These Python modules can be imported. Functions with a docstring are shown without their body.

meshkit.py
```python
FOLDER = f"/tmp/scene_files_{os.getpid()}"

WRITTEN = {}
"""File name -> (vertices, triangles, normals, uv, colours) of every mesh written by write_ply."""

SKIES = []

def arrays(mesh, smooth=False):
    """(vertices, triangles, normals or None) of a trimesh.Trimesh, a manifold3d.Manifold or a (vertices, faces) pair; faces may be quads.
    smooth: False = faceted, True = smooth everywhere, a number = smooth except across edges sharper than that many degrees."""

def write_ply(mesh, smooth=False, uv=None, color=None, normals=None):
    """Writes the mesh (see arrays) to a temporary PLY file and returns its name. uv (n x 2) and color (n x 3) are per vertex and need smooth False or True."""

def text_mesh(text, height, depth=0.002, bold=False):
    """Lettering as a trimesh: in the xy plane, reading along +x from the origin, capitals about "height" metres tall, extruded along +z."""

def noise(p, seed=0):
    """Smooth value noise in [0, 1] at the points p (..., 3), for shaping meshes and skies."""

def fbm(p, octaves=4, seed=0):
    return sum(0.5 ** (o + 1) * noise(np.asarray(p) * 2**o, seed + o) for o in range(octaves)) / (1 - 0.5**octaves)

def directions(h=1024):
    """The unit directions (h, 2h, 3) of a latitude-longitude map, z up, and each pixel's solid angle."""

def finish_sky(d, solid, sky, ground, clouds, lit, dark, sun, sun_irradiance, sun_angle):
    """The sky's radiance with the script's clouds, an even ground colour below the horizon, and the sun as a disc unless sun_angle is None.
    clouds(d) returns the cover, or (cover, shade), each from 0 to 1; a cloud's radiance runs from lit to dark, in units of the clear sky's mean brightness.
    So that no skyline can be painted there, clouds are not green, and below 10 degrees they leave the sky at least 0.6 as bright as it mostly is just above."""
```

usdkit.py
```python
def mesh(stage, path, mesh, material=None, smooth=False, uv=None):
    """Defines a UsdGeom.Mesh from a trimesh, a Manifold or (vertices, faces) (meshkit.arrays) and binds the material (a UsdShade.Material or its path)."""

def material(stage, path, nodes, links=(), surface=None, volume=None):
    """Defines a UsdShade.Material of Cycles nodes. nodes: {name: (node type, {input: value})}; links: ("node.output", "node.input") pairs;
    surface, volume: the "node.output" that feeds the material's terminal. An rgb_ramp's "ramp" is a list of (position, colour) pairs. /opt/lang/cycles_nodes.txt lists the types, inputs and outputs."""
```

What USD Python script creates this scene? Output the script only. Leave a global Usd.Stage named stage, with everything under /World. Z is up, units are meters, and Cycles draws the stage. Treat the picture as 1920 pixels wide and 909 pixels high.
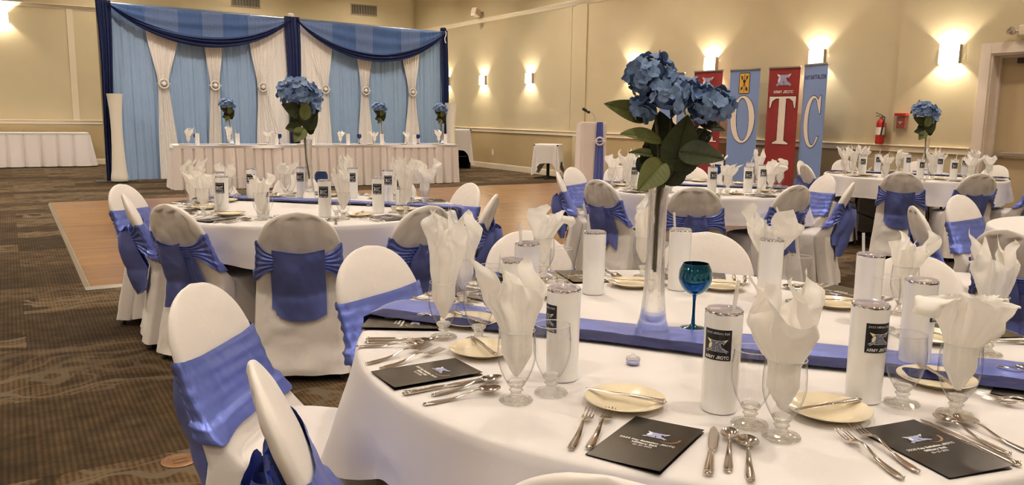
import math, numpy as np, trimesh, usdkit, meshkit
from pxr import Usd, UsdGeom, UsdLux, UsdShade, Gf, Sdf
from shapely.geometry import Polygon, Point, box as sbox
from shapely.ops import unary_union
from shapely import affinity
PI = math.pi
stage = Usd.Stage.CreateInMemory()
UsdGeom.SetStageUpAxis(stage, 'Z'); UsdGeom.SetStageMetersPerUnit(stage, 1.0)
UsdGeom.Xform.Define(stage, '/World')

# ------------------------------------------------------------------ camera, lights, exposure
# room frame: x runs along the back wall to the right, y along the right-hand wall away from the viewer
CAM = np.array([0.0, 0.0, 1.336]); YAW, PITCH, ROLL, FPX = math.radians(32.39), math.radians(9.06), math.radians(-0.883), 1481.0
def camera_axes():
    cp, sp = math.cos(PITCH), math.sin(PITCH); c, s = math.cos(ROLL), math.sin(ROLL)
    right, fwd, down = np.array([1, 0, 0.]), np.array([0, cp, -sp]), np.array([0, -sp, -cp])
    right, down = c * right + s * down, -s * right + c * down
    cy, sy = math.cos(YAW), math.sin(YAW)
    rot = np.array([[cy, sy, 0], [-sy, cy, 0], [0, 0, 1]])
    return rot @ right, rot @ down, rot @ fwd
RIGHT, DOWN, FWD = camera_axes()
cam = UsdGeom.Camera.Define(stage, '/World/camera')
m = Gf.Matrix4d(*[float(x) for row in ((*RIGHT, 0), (*-DOWN, 0), (*-FWD, 0), (*CAM, 1)) for x in row])
cam.AddTransformOp().Set(m)
cam.CreateHorizontalApertureAttr(36.0); cam.CreateVerticalApertureAttr(36.0 * 909 / 1920)
cam.CreateFocalLengthAttr(36.0 * FPX / 1920); cam.CreateClippingRangeAttr((0.05, 200.0))
cam.CreateExposureAttr(1.52)
XR, YB, XL, YF, ZC = 10.526, 22.2, -7.0, -6.0, 5.2      # right wall, back wall, left wall, wall behind the viewer, ceiling
def disk(name, p, r, power, col, down=True, cone=None):
    l = UsdLux.DiskLight.Define(stage, '/World/lights/' + name); l.CreateRadiusAttr(r); l.CreateIntensityAttr(power); l.CreateColorAttr(Gf.Vec3f(*col))
    l.AddTranslateOp().Set(Gf.Vec3d(*p))
    return l
WARM = (1.0, 0.905, 0.79)
k = 0
LAMPS = [(x, y) for y in (-3.2, 0.3, 3.8, 7.3, 10.8, 14.3, 17.8, 20.6) for x in (-4.5, -1.2, 2.1, 5.4, 8.7)]
for x, y in LAMPS:
    disk('downlight_%03d' % k, (x, y, ZC - 0.02), 0.16, 95.0 * {-3.2: 1.5, 0.3: 0.85, 10.8: 1.15, 14.3: 1.75, 17.8: 1.1}.get(y, 1.0), WARM); k += 1     # the rows before the backdrop are turned up

# ------------------------------------------------------------------ materials
P_ = ('principled_bsdf', {})
MATS = {}
def mat(name, color=(0.8, 0.8, 0.8), rough=0.5, metal=0.0, noise=None, bump=None, **kw):
    """noise: (scale, other colour); bump: (scale, strength, distance)."""
    nodes = {'p': ('principled_bsdf', {'base_color': color, 'roughness': rough, 'metallic': metal, **kw})}; links = []
    if noise or bump: nodes['tc'] = ('texture_coordinate', {})
    if noise:
        nodes['n'] = ('noise_texture', {'scale': noise[0], 'detail': 4.0})
        nodes['r'] = ('rgb_ramp', {'ramp': [(0.3, color), (0.7, noise[1])]})
        links += [('tc.object', 'n.vector'), ('n.fac', 'r.fac'), ('r.color', 'p.base_color')]
    if bump:
        nodes['bn'] = ('noise_texture', {'scale': bump[0], 'detail': 3.0}); nodes['b'] = ('bump', {'strength': bump[1], 'distance': bump[2]})
        links += [('tc.object', 'bn.vector'), ('bn.fac', 'b.height'), ('b.normal', 'p.normal')]
    MATS[name] = usdkit.material(stage, '/World/Looks/' + name, nodes, links, surface='p.BSDF')
    return MATS[name]
WALL = (0.60, 0.515, 0.335)
mat('wall_paint', WALL, 0.75, noise=(1.3, (0.575, 0.485, 0.305)), bump=(160, 0.12, 0.004))
mat('wainscot_paint', (0.49, 0.375, 0.20), 0.75, noise=(1.7, (0.455, 0.345, 0.178)), bump=(160, 0.12, 0.004))  # darker tone for the wall below the chair rail
mat('trim_paint', (0.74, 0.64, 0.48), 0.4)
mat('ceiling_paint', (0.72, 0.66, 0.55), 0.9)
mat('door_paint', (0.50, 0.39, 0.235), 0.5)
mat('casing_paint', (0.74, 0.64, 0.54), 0.4)
mat('cloth', (0.71, 0.67, 0.65), 0.85, bump=(260, 0.10, 0.002), sheen_weight=0.15)
mat('chair_cloth', (0.775, 0.72, 0.67), 0.85, bump=(7, 0.35, 0.02), sheen_weight=0.15)
MATS['napkin_cloth'] = usdkit.material(stage, '/World/Looks/napkin_cloth', {'a': ('principled_bsdf', {'base_color': (0.94, 0.91, 0.865), 'roughness': 0.85}), 'b': ('translucent_bsdf', {'color': (0.95, 0.91, 0.84)}), 'm': ('mix_closure', {'fac': 0.30})}, [('a.BSDF', 'm.closure1'), ('b.BSDF', 'm.closure2')], surface='m.closure')
mat('skirt_cloth', (0.79, 0.72, 0.69), 0.8, bump=(160, 0.1, 0.002))
mat('drape_white', (0.92, 0.88, 0.85), 0.8, bump=(120, 0.1, 0.002))
mat('drape_blue', (0.30, 0.44, 0.66), 0.75, noise=(3.0, (0.32, 0.46, 0.68)))
mat('drape_navy', (0.010, 0.022, 0.105), 0.7)
mat('satin', (0.17, 0.225, 0.66), 0.36, 0.62, bump=(9, 0.3, 0.012), sheen_weight=0.05, sheen_tint=(0.5, 0.6, 1.0))
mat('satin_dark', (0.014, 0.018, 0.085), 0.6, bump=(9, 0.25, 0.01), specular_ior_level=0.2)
mat('dark_leg', (0.012, 0.010, 0.009), 0.45)
mat('tumbler_white', (0.87, 0.855, 0.84), 0.22, coat_weight=0.3)
mat('steel', (0.66, 0.60, 0.54), 0.13, 1.0)
mat('lid_plastic', (0.50, 0.45, 0.48), 0.08, coat_weight=0.6)
mat('chrome', (0.72, 0.68, 0.70), 0.07, 1.0)
mat('brushed_metal', (0.50, 0.46, 0.40), 0.35, 1.0)
mat('cream_china', (0.80, 0.70, 0.50), 0.14, coat_weight=0.5)
mat('black_card', (0.010, 0.008, 0.008), 0.24, specular_ior_level=0.7)
mat('label_black', (0.008, 0.008, 0.010), 0.35)
mat('ink_white', (0.78, 0.76, 0.74), 0.5)
mat('ink_cream', (0.80, 0.72, 0.46), 0.5)
mat('ink_silver', (0.42, 0.43, 0.47), 0.45)
mat('ink_slate', (0.13, 0.14, 0.20), 0.5)
mat('ink_lilac', (0.33, 0.34, 0.60), 0.5)
mat('ink_navy', (0.03, 0.025, 0.09), 0.5)
mat('ink_gold', (0.72, 0.42, 0.06), 0.5)
mat('ink_black', (0.012, 0.010, 0.010), 0.5)
mat('banner_red', (0.26, 0.016, 0.018), 0.65)
mat('banner_blue', (0.205, 0.31, 0.60), 0.65)
mat('banner_letter', (0.82, 0.74, 0.66), 0.6)
mat('blue_glass', (0.003, 0.105, 0.19), 0.04, 0.85, coat_weight=0.6)
mat('navy_glass', (0.004, 0.03, 0.14), 0.06, 0.6, coat_weight=0.6)
mat('petal_a', (0.155, 0.245, 0.43), 0.7, subsurface_weight=0.0)
mat('petal_b', (0.215, 0.315, 0.51), 0.7)
mat('petal_c', (0.10, 0.165, 0.32), 0.7)
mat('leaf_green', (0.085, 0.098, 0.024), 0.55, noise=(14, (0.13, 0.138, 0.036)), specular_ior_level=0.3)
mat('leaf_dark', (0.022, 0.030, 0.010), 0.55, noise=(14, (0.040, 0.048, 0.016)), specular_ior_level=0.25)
mat('stem_brown', (0.075, 0.062, 0.030), 0.6)
mat('white_vase', (0.82, 0.76, 0.66), 0.35)
mat('black_plastic', (0.012, 0.012, 0.012), 0.4)
mat('red_paint', (0.42, 0.018, 0.014), 0.3)
mat('flag_red', (0.58, 0.05, 0.03), 0.7)
mat('flag_blue', (0.03, 0.04, 0.18), 0.7)
mat('label_paper', (0.78, 0.70, 0.60), 0.6)
mat('brass', (0.30, 0.16, 0.075), 0.4, 0.55)
mat('beige_plastic', (0.60, 0.50, 0.38), 0.4)
mat('grille_dark', (0.10, 0.085, 0.06), 0.6)
mat('grille_slat', (0.28, 0.235, 0.17), 0.5)
mat('red_plastic', (0.40, 0.03, 0.03), 0.35)
mat('dance_trim', (0.30, 0.265, 0.215), 0.4, 0.8)
def mixmat(name, a, b, fac=None, fresnel=None):
    nodes = {'a': a, 'b': b, 'm': ('mix_closure', {})}
    links = [('a.' + ('BSDF'), 'm.closure1'), ('b.BSDF', 'm.closure2')]
    if fresnel:                                                        # reflection rising towards grazing angles, the same from both sides of a thin wall
        nodes['f'] = ('layer_weight', {'blend': 0.5}); nodes['r'] = ('rgb_ramp', {'ramp': [(x, (y, y, y)) for x, y in fresnel]})
        links += [('f.facing', 'r.fac'), ('r.color', 'm.fac')]
    else: nodes['m'] = ('mix_closure', {'fac': fac})
    MATS[name] = usdkit.material(stage, '/World/Looks/' + name, nodes, links, surface='m.closure')
MATS['thin_glass'] = usdkit.material(stage, '/World/Looks/thin_glass', {'f': ('layer_weight', {'blend': 0.5}), 'r': ('rgb_ramp', {'ramp': [(0.0, (0.04,) * 3), (0.5, (0.07,) * 3), (0.74, (0.18,) * 3), (0.9, (0.42,) * 3), (1.0, (0.7,) * 3)]}),
    'c': ('rgb_ramp', {'ramp': [(0.0, (0.985,) * 3), (0.5, (0.96,) * 3), (0.72, (0.82,) * 3), (0.88, (0.55,) * 3), (1.0, (0.30,) * 3)]}), 'a': ('transparent_bsdf', {}), 'b': ('glossy_bsdf', {'color': (1, 1, 1), 'roughness': 0.02}), 'm': ('mix_closure', {})},
    [('f.facing', 'r.fac'), ('f.facing', 'c.fac'), ('c.color', 'a.color'), ('r.color', 'm.fac'), ('a.BSDF', 'm.closure1'), ('b.BSDF', 'm.closure2')], surface='m.closure')
mixmat('rim_glass', ('transparent_bsdf', {'color': (0.9, 0.9, 0.9)}), ('principled_bsdf', {'base_color': (0.85, 0.84, 0.82), 'roughness': 0.05}), fac=0.45)  # whitish colour stands in for the highlight round the goblet lip
mixmat('clear_plastic', ('transparent_bsdf', {'color': (0.93, 0.92, 0.93)}), ('glossy_bsdf', {'color': (1, 1, 1), 'roughness': 0.06}), fresnel=((0.0, 0.06), (0.6, 0.10), (0.9, 0.4), (1.0, 0.8)))
mixmat('straw_plastic', ('transparent_bsdf', {'color': (0.95, 0.94, 0.92)}), ('principled_bsdf', {'base_color': (0.82, 0.80, 0.76), 'roughness': 0.2}), fac=0.6)
mixmat('sheer_navy', ('transparent_bsdf', {'color': (0.62, 0.74, 0.95)}), ('principled_bsdf', {'base_color': (0.11, 0.19, 0.42), 'roughness': 0.7}), fac=0.5)
mixmat('solid_glass', ('transparent_bsdf', {'color': (0.98, 0.98, 0.97)}), ('principled_bsdf', {'base_color': (0.99, 0.99, 0.98), 'roughness': 0.01, 'transmission_weight': 1.0, 'ior': 1.46}), fac=0.72)
def emitter(name, col, strength):
    MATS[name] = usdkit.material(stage, '/World/Looks/' + name, {'e': ('emission', {'color': col, 'strength': strength})}, [], surface='e.emission')
emitter('lamp_shade', (1.0, 0.89, 0.70), 12.0)
emitter('lamp_bulb', (1.0, 0.88, 0.68), 800.0)

def carpet():
    n = {'g': ('geometry', {}),
         'mp': ('mapping', {'scale': (1, 1, 1), 'rotation': (0, 0, 0.0)}),
         'dist': ('noise_texture', {'scale': 2.2, 'detail': 2.0}),
         'ds': ('vector_math', {'math_type': 'scale', 'scale': 0.75}), 'da': ('vector_math', {'math_type': 'add'}),
         'str': ('mapping', {'scale': (0.62, 1.7, 1.0), 'rotation': (0, 0, 0.5)}), 'leaf': ('voronoi_texture', {'feature': 'distance_to_edge', 'scale': 2.7}),
         'leafr': ('rgb_ramp', {'ramp': [(0.0, (0.8,) * 3), (0.022, (0.8,) * 3), (0.045, (0, 0, 0)), (1, (0, 0, 0))]}),
         'cell': ('voronoi_texture', {'feature': 'f1', 'scale': 2.7}),
         'cellr': ('rgb_ramp', {'ramp': [(0.0, (0.33,) * 3), (0.34, (0.36,) * 3), (0.37, (1.1,) * 3), (1, (1.1,) * 3)]}),
         'swirl': ('wave_texture', {'wave_type': 'rings', 'rings_direction': 'z', 'scale': 1.5, 'distortion': 11.0, 'detail': 2.0, 'detail_scale': 0.8}),
         'swr': ('rgb_ramp', {'ramp': [(0.0, (0, 0, 0)), (0.86, (0, 0, 0)), (0.95, (1, 1, 1)), (1, (1, 1, 1))]}),
         'tile': ('brick_texture', {'offset': 0.37, 'color1': (0.50,) * 3, 'color2': (1.35,) * 3, 'mortar': (0.6,) * 3, 'mortar_size': 0.003, 'scale': 1.0, 'brick_width': 0.95, 'row_height': 0.46, 'bias': 0.0}),
         'mot': ('noise_texture', {'scale': 9.0, 'detail': 7.0}),
         'base': ('rgb_ramp', {'ramp': [(0.3, (0.046, 0.028, 0.0125)), (0.7, (0.105, 0.066, 0.030))]}),
         'rib': ('wave_texture', {'bands_direction': 'x', 'scale': 14.0, 'distortion': 1.2, 'detail_scale': 6.0}),
         'ribr': ('rgb_ramp', {'ramp': [(0.0, (0.60,) * 3), (1, (1.18,) * 3)]}),
         'm1': ('mix', {'mix_type': 'multiply', 'fac': 1.0}), 'm2': ('mix', {'mix_type': 'multiply'}), 'm3': ('mix', {'mix_type': 'multiply', 'fac': 0.85}),
         'lm': ('brick_texture', {'offset': 0.37, 'color1': (0.0,) * 3, 'color2': (1.0,) * 3, 'mortar': (0.0,) * 3, 'mortar_size': 0.0, 'scale': 1.0, 'brick_width': 0.95, 'row_height': 0.46}), 'lmr': ('rgb_ramp', {'ramp': [(0.35, (0.04,) * 3), (0.6, (0.85,) * 3)]}),
         'mask': ('mix', {'mix_type': 'multiply', 'fac': 1.0}), 'add': ('mix', {'mix_type': 'screen', 'fac': 1.0}),
         'lines': ('mix', {'mix_type': 'mix', 'color2': (0.135, 0.105, 0.067)}),
         'b': ('bump', {'strength': 0.3, 'distance': 0.004}), 'p': ('principled_bsdf', {'roughness': 0.95, 'specular_ior_level': 0.15})}
    l = [('g.position', 'mp.vector'), ('mp.vector', 'dist.vector'), ('dist.color', 'ds.vector1'), ('ds.vector', 'da.vector1'), ('mp.vector', 'da.vector2'),
         ('da.vector', 'str.vector'), ('str.vector', 'leaf.vector'), ('str.vector', 'cell.vector'), ('leaf.distance', 'leafr.fac'), ('cell.distance', 'cellr.fac'), ('da.vector', 'swirl.vector'), ('swirl.fac', 'swr.fac'),
         ('mp.vector', 'tile.vector'), ('mp.vector', 'mot.vector'), ('mot.fac', 'base.fac'), ('mp.vector', 'rib.vector'), ('rib.fac', 'ribr.fac'),
         ('base.color', 'm1.color1'), ('tile.color', 'm1.color2'), ('m1.color', 'm2.color1'), ('lmr.color', 'm2.fac'), ('cellr.color', 'm2.color2'), ('m2.color', 'm3.color1'), ('ribr.color', 'm3.color2'),
         ('mp.vector', 'lm.vector'), ('lm.color', 'lmr.fac'), ('leafr.color', 'add.color1'), ('swr.color', 'add.color2'), ('add.color', 'mask.color1'), ('lmr.color', 'mask.color2'),
         ('mask.color', 'lines.fac'), ('m3.color', 'lines.color1'), ('lines.color', 'p.base_color'), ('mot.fac', 'b.height'), ('b.normal', 'p.normal')]
    MATS['carpet'] = usdkit.material(stage, '/World/Looks/carpet', n, l, surface='p.BSDF')
carpet()
def parquet(name, hue):
    n = {'g': ('geometry', {}), 'mp': ('mapping', {'rotation': (0, 0, 0)}),
         'br': ('brick_texture', {'offset': 0.5, 'color1': (0.190 * hue, 0.084 * hue, 0.028), 'color2': (0.275 * hue, 0.128 * hue, 0.044), 'mortar': (0.20, 0.09, 0.035), 'mortar_size': 0.0016, 'scale': 1.0, 'brick_width': 0.457, 'row_height': 0.076}),
         'gr': ('noise_texture', {'scale': 6.0, 'detail': 5.0}), 'gm': ('mapping', {'scale': (1.0, 14.0, 1.0)}),
         'grr': ('rgb_ramp', {'ramp': [(0.3, (0.78,) * 3), (0.7, (1.12,) * 3)]}), 'mx': ('mix', {'mix_type': 'multiply', 'fac': 1.0}),
         'p': ('principled_bsdf', {'roughness': 0.27, 'specular_ior_level': 0.5})}
    l = [('g.position', 'mp.vector'), ('mp.vector', 'br.vector'), ('g.position', 'gm.vector'), ('gm.vector', 'gr.vector'), ('gr.fac', 'grr.fac'), ('br.color', 'mx.color1'), ('grr.color', 'mx.color2'), ('mx.color', 'p.base_color')]
    MATS[name] = usdkit.material(stage, '/World/Looks/' + name, n, l, surface='p.BSDF')
for i, h in enumerate((0.92, 1.0, 1.08)): parquet('parquet_%s' % 'abc'[i], h)

# ------------------------------------------------------------------ helpers
USED = {}
def numbered(path):
    c = USED.get(path, 0); USED[path] = c + 1
    return path if c == 0 else '%s_%03d' % (path, c)
def setdata(prim, label=None, cat=None, group=None, kind=None):
    for key, val in (('label', label), ('category', cat), ('group', group), ('kind', kind)):
        if val: prim.SetCustomDataByKey(key, val)
    return prim
def thing(name, label, cat, loc=(0, 0, 0), rotz=0.0, group=None):
    x = UsdGeom.Xform.Define(stage, numbered('/World/' + name)); x.AddTranslateOp().Set(Gf.Vec3d(*map(float, loc))); x.AddRotateZOp().Set(float(math.degrees(rotz)))
    return setdata(x.GetPrim(), label, cat, group)
def obj(name, mesh, material, parent=None, smooth=False, label=None):
    path = numbered((str(parent.GetPath()) if parent is not None else '/World') + '/' + name)
    p = usdkit.mesh(stage, path, mesh, MATS[material], smooth=smooth).GetPrim()
    if label: p.SetCustomDataByKey('label', label)
    return p
def dup(src, loc, rotz, label, group=None, cat=None):
    r = thing(src.GetName().rstrip('0123456789').rstrip('_') if src.GetName()[-1].isdigit() else src.GetName(), label, cat or src.GetCustomDataByKey('category'), loc, rotz, group)
    r.GetReferences().AddInternalReference(src.GetPath()); r.SetInstanceable(True)
    return r
class Kind:
    """One prototype, built in place the first time, referenced afterwards."""
    def __init__(self, build): self.build, self.src = build, None
    def put(self, loc, rotz, label, group=None):
        if self.src is None:
            self.src = self.build(label, loc, rotz, group); return self.src
        return dup(self.src, loc, rotz, label, group)
def struct(name, mesh, material, smooth=False, parent=None):
    p = obj(name, mesh, material, parent, smooth)
    if parent is None: p.SetCustomDataByKey('kind', 'structure')
    return p
def cat_(ms): return trimesh.util.concatenate([x for x in ms])
def bx(x0, x1, y0, y1, z0, z1):
    b = trimesh.creation.box((abs(x1 - x0), abs(y1 - y0), abs(z1 - z0))); b.apply_translation(((x0 + x1) / 2, (y0 + y1) / 2, (z0 + z1) / 2)); return b
def rbox(x0, x1, y0, y1, z0, z1, b=0.005):
    pts = []
    for sx in (0, 1):
        for sy in (0, 1):
            for sz in (0, 1):
                c = np.array([(x0, x1)[sx], (y0, y1)[sy], (z0, z1)[sz]], float); s = np.array([1 - 2 * sx, 1 - 2 * sy, 1 - 2 * sz]) * b
                for k in range(3):
                    q = c + s; q[k] = c[k]; pts.append(q)
    return trimesh.convex.convex_hull(np.array(pts))
def grid(pts, closed=False):
    """pts (nu, nv, 3) -> mesh; closed joins the first and last column."""
    nu, nv = pts.shape[:2]; idx = np.arange(nu * nv).reshape(nu, nv)
    if closed: idx = np.concatenate([idx, idx[:, :1]], 1)
    a, b, c, d = idx[:-1, :-1], idx[:-1, 1:], idx[1:, 1:], idx[1:, :-1]
    f = np.concatenate([np.stack([a, b, c], -1).reshape(-1, 3), np.stack([a, c, d], -1).reshape(-1, 3)])
    return trimesh.Trimesh(pts.reshape(-1, 3), f, process=False)
def lathe(prof, n=36):
    p = np.array(prof, float); a = np.arange(n) / n * 2 * PI
    pts = np.stack([p[:, 0, None] * np.cos(a), p[:, 0, None] * np.sin(a), np.repeat(p[:, 1, None], n, 1)], -1)
    return grid(pts, True)
def spline(pts, n=24):
    from scipy.interpolate import PchipInterpolator
    p = np.array(pts, float); t = np.r_[0, np.cumsum(np.linalg.norm(np.diff(p, axis=0), axis=1))]
    return PchipInterpolator(t, p)(np.linspace(0, t[-1], n))
def loft(c, hw, ht, n=10, up=(0, 0, 1)):
    """A flattened tube along the points c: half width hw (sideways), half thickness ht (along up)."""
    c = np.array(c, float); t = np.gradient(c, axis=0); t /= np.linalg.norm(t, axis=1, keepdims=True)
    s = np.cross(t, np.array(up, float)); s /= np.maximum(np.linalg.norm(s, axis=1, keepdims=True), 1e-9); u = np.cross(s, t)
    hw, ht = np.broadcast_to(hw, len(c)), np.broadcast_to(ht, len(c)); a = np.arange(n) / n * 2 * PI
    pts = c[:, None] + s[:, None] * (hw[:, None] * np.cos(a))[..., None] + u[:, None] * (ht[:, None] * np.sin(a))[..., None]
    pts = np.concatenate([np.repeat(c[:1, None], n, 1), pts, np.repeat(c[-1:, None], n, 1)])
    return grid(pts, True)
def tube(c, r, n=8):
    c = np.array(c, float); d = c[-1] - c[0]
    return loft(c, r, r, n, up=(0, 1, 0) if abs(d[2]) > 0.8 * np.linalg.norm(d) else (0, 0, 1))
def extrude(poly, h, z=0.0):
    ms = []
    for g in getattr(poly, 'geoms', [poly]):
        if g.geom_type == 'Polygon' and g.area > 1e-12:
            e = trimesh.creation.extrude_polygon(g, h, engine='earcut'); e.apply_translation((0, 0, z)); ms.append(e)
    return cat_(ms)
def xf(mesh, loc=(0, 0, 0), rx=0, ry=0, rz=0, s=1.0):
    v = mesh.vertices * s
    for ang, ax in ((rx, 0), (ry, 1), (rz, 2)):
        if ang:
            i, j = [(1, 2), (2, 0), (0, 1)][ax]; c, sn = math.cos(ang), math.sin(ang); v = v.copy(); v[:, i], v[:, j] = c * v[:, i] - sn * v[:, j], sn * v[:, i] + c * v[:, j]
    return trimesh.Trimesh(v + np.array(loc), mesh.faces, process=False)
def sm(x, a, b):
    t = np.clip((np.asarray(x, float) - a) / (b - a), 0, 1); return t * t * (3 - 2 * t)
def fb(p, sc=1.0, seed=0, oc=3): return meshkit.fbm(np.asarray(p) * sc + 37.3, oc, seed) - 0.5
CLOCK = ['twelve', 'one', 'two', 'three', 'four', 'five', 'six', 'seven', 'eight', 'nine', 'ten', 'eleven']

# ------------------------------------------------------------------ the room
struct('floor', bx(XL, XR + 1.2, YF, YB, -0.1, 0.0), 'carpet')
ce = UsdGeom.Xform.Define(stage, '/World/ceiling').GetPrim(); ce.SetCustomDataByKey('kind', 'structure')
obj('panel', bx(XL, XR + 1.2, YF, YB, ZC, ZC + 0.1), 'ceiling_paint', ce)
for x, y in LAMPS:                                                       # unseen tubes added under the lamps to narrow their spread
    obj('lamp_can', xf(lathe([(0.20, 0), (0.20, -0.14), (0.19, -0.14), (0.17, 0)], 24), (x, y, ZC)), 'trim_paint', ce, smooth=30)
RAILZ0, RAILZ1 = 0.927, 1.03
DY0, DY1, DZ = 4.30, 5.36, 2.20           # the door opening in the right-hand wall
PR = 0.07                                 # the nearer stretch of that wall stands proud of the farther one
YS = 6.60
def add(ms): return cat_(ms)
struct('wall_right', add([bx(XR, XR + 0.3, YS, YB + 0.3, RAILZ0, ZC), bx(XR - PR, XR + 0.3, DY1, YS, 0, ZC), bx(XR - PR, XR + 0.3, YF, DY0, 0, ZC), bx(XR - PR, XR + 0.3, DY0, DY1, DZ, ZC)]), 'wall_paint')
struct('wall_right_dado', bx(XR, XR + 0.3, YS, YB + 0.3, 0, RAILZ0), 'wainscot_paint')
struct('wall_back', bx(XL, XR + 0.3, YB, YB + 0.3, RAILZ0, ZC), 'wall_paint')
struct('wall_back_dado', bx(XL, XR, YB, YB + 0.3, 0, RAILZ0), 'wainscot_paint')
struct('wall_left', bx(XL - 0.3, XL, YF, YB, 0, ZC), 'wall_paint')
struct('wall_front', bx(XL, XR + 1.2, YF - 0.3, YF, 0, ZC), 'wall_paint')
struct('wall_passage', bx(XR + 0.9, XR + 1.2, YF, YS + 1, 0, ZC), 'wall_paint')
def moulding(along, a0, a1, z0, prof, off):
    """A moulding profile (depth, height) run along a wall; along 'x': back wall, 'y': right-hand wall."""
    pr = np.array(prof); n = len(pr); pts = []
    for a in (a0, a1):
        for d, h in pr:
            pts.append((a, off - d, z0 + h) if along == 'x' else (off - d, a, z0 + h))
    pts = np.array(pts).reshape(2, n, 3)
    g = grid(pts, True); caps = []
    for k in range(2):
        base = k * n
        caps += [[base, base + i, base + i + 1] for i in range(1, n - 1)]
    return trimesh.Trimesh(g.vertices, np.vstack([g.faces, caps]), process=False)
RAIL = [(0, 0), (0.018, 0.0), (0.026, 0.012), (0.022, 0.02), (0.022, 0.07), (0.034, 0.08), (0.04, 0.09), (0.036, 0.103), (0, 0.103)]
CROWN = [(0, 0), (0.012, 0.0), (0.02, 0.02), (0.05, 0.045), (0.058, 0.062), (0.085, 0.08), (0.085, 0.10), (0, 0.10)]
BASE = [(0, 0), (0.016, 0), (0.016, 0.115), (0.010, 0.135), (0, 0.14)]
struct('trim_1', moulding('y', YS, YB, RAILZ0, RAIL, XR), 'trim_paint')
struct('trim_2', moulding('y', 5.50, YS - 0.001, RAILZ0, RAIL, XR - PR), 'trim_paint')
struct('trim_3', moulding('x', XL, XR, RAILZ0 + 0.06, RAIL, YB), 'trim_paint')
struct('trim_4', moulding('y', YS, YB, 3.71, CROWN, XR), 'trim_paint')
struct('trim_5', moulding('x', XL, XR, 3.70, CROWN, YB), 'trim_paint')
struct('baseboard_right', moulding('y', YS, YB, 0, BASE, XR), 'trim_paint')
struct('baseboard_near', moulding('y', 5.50, YS - 0.001, 0, BASE, XR - PR), 'trim_paint')
struct('baseboard_back', moulding('x', XL, XR, 0, BASE, YB), 'trim_paint')
# flat pilasters: two on the right-hand wall, one batten on the panelled back wall
struct('trim_6', add([bx(XR - 0.035, XR, 13.72, 14.12, 0.14, RAILZ0), bx(XR - 0.035, XR, 13.72, 14.12, RAILZ1, 3.71)]), 'wall_paint')
struct('trim_7', add([bx(XR - 0.012, XR, 14.28, 14.42, RAILZ1, 3.71)]), 'wall_paint')
struct('trim_8', bx(1.36, 1.50, YB - 0.03, YB, RAILZ1 + 0.06, 3.70), 'trim_paint')
struct('trim_9', bx(-2.75, -2.61, YB - 0.03, YB, RAILZ1 + 0.06, 3.70), 'trim_paint')
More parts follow.
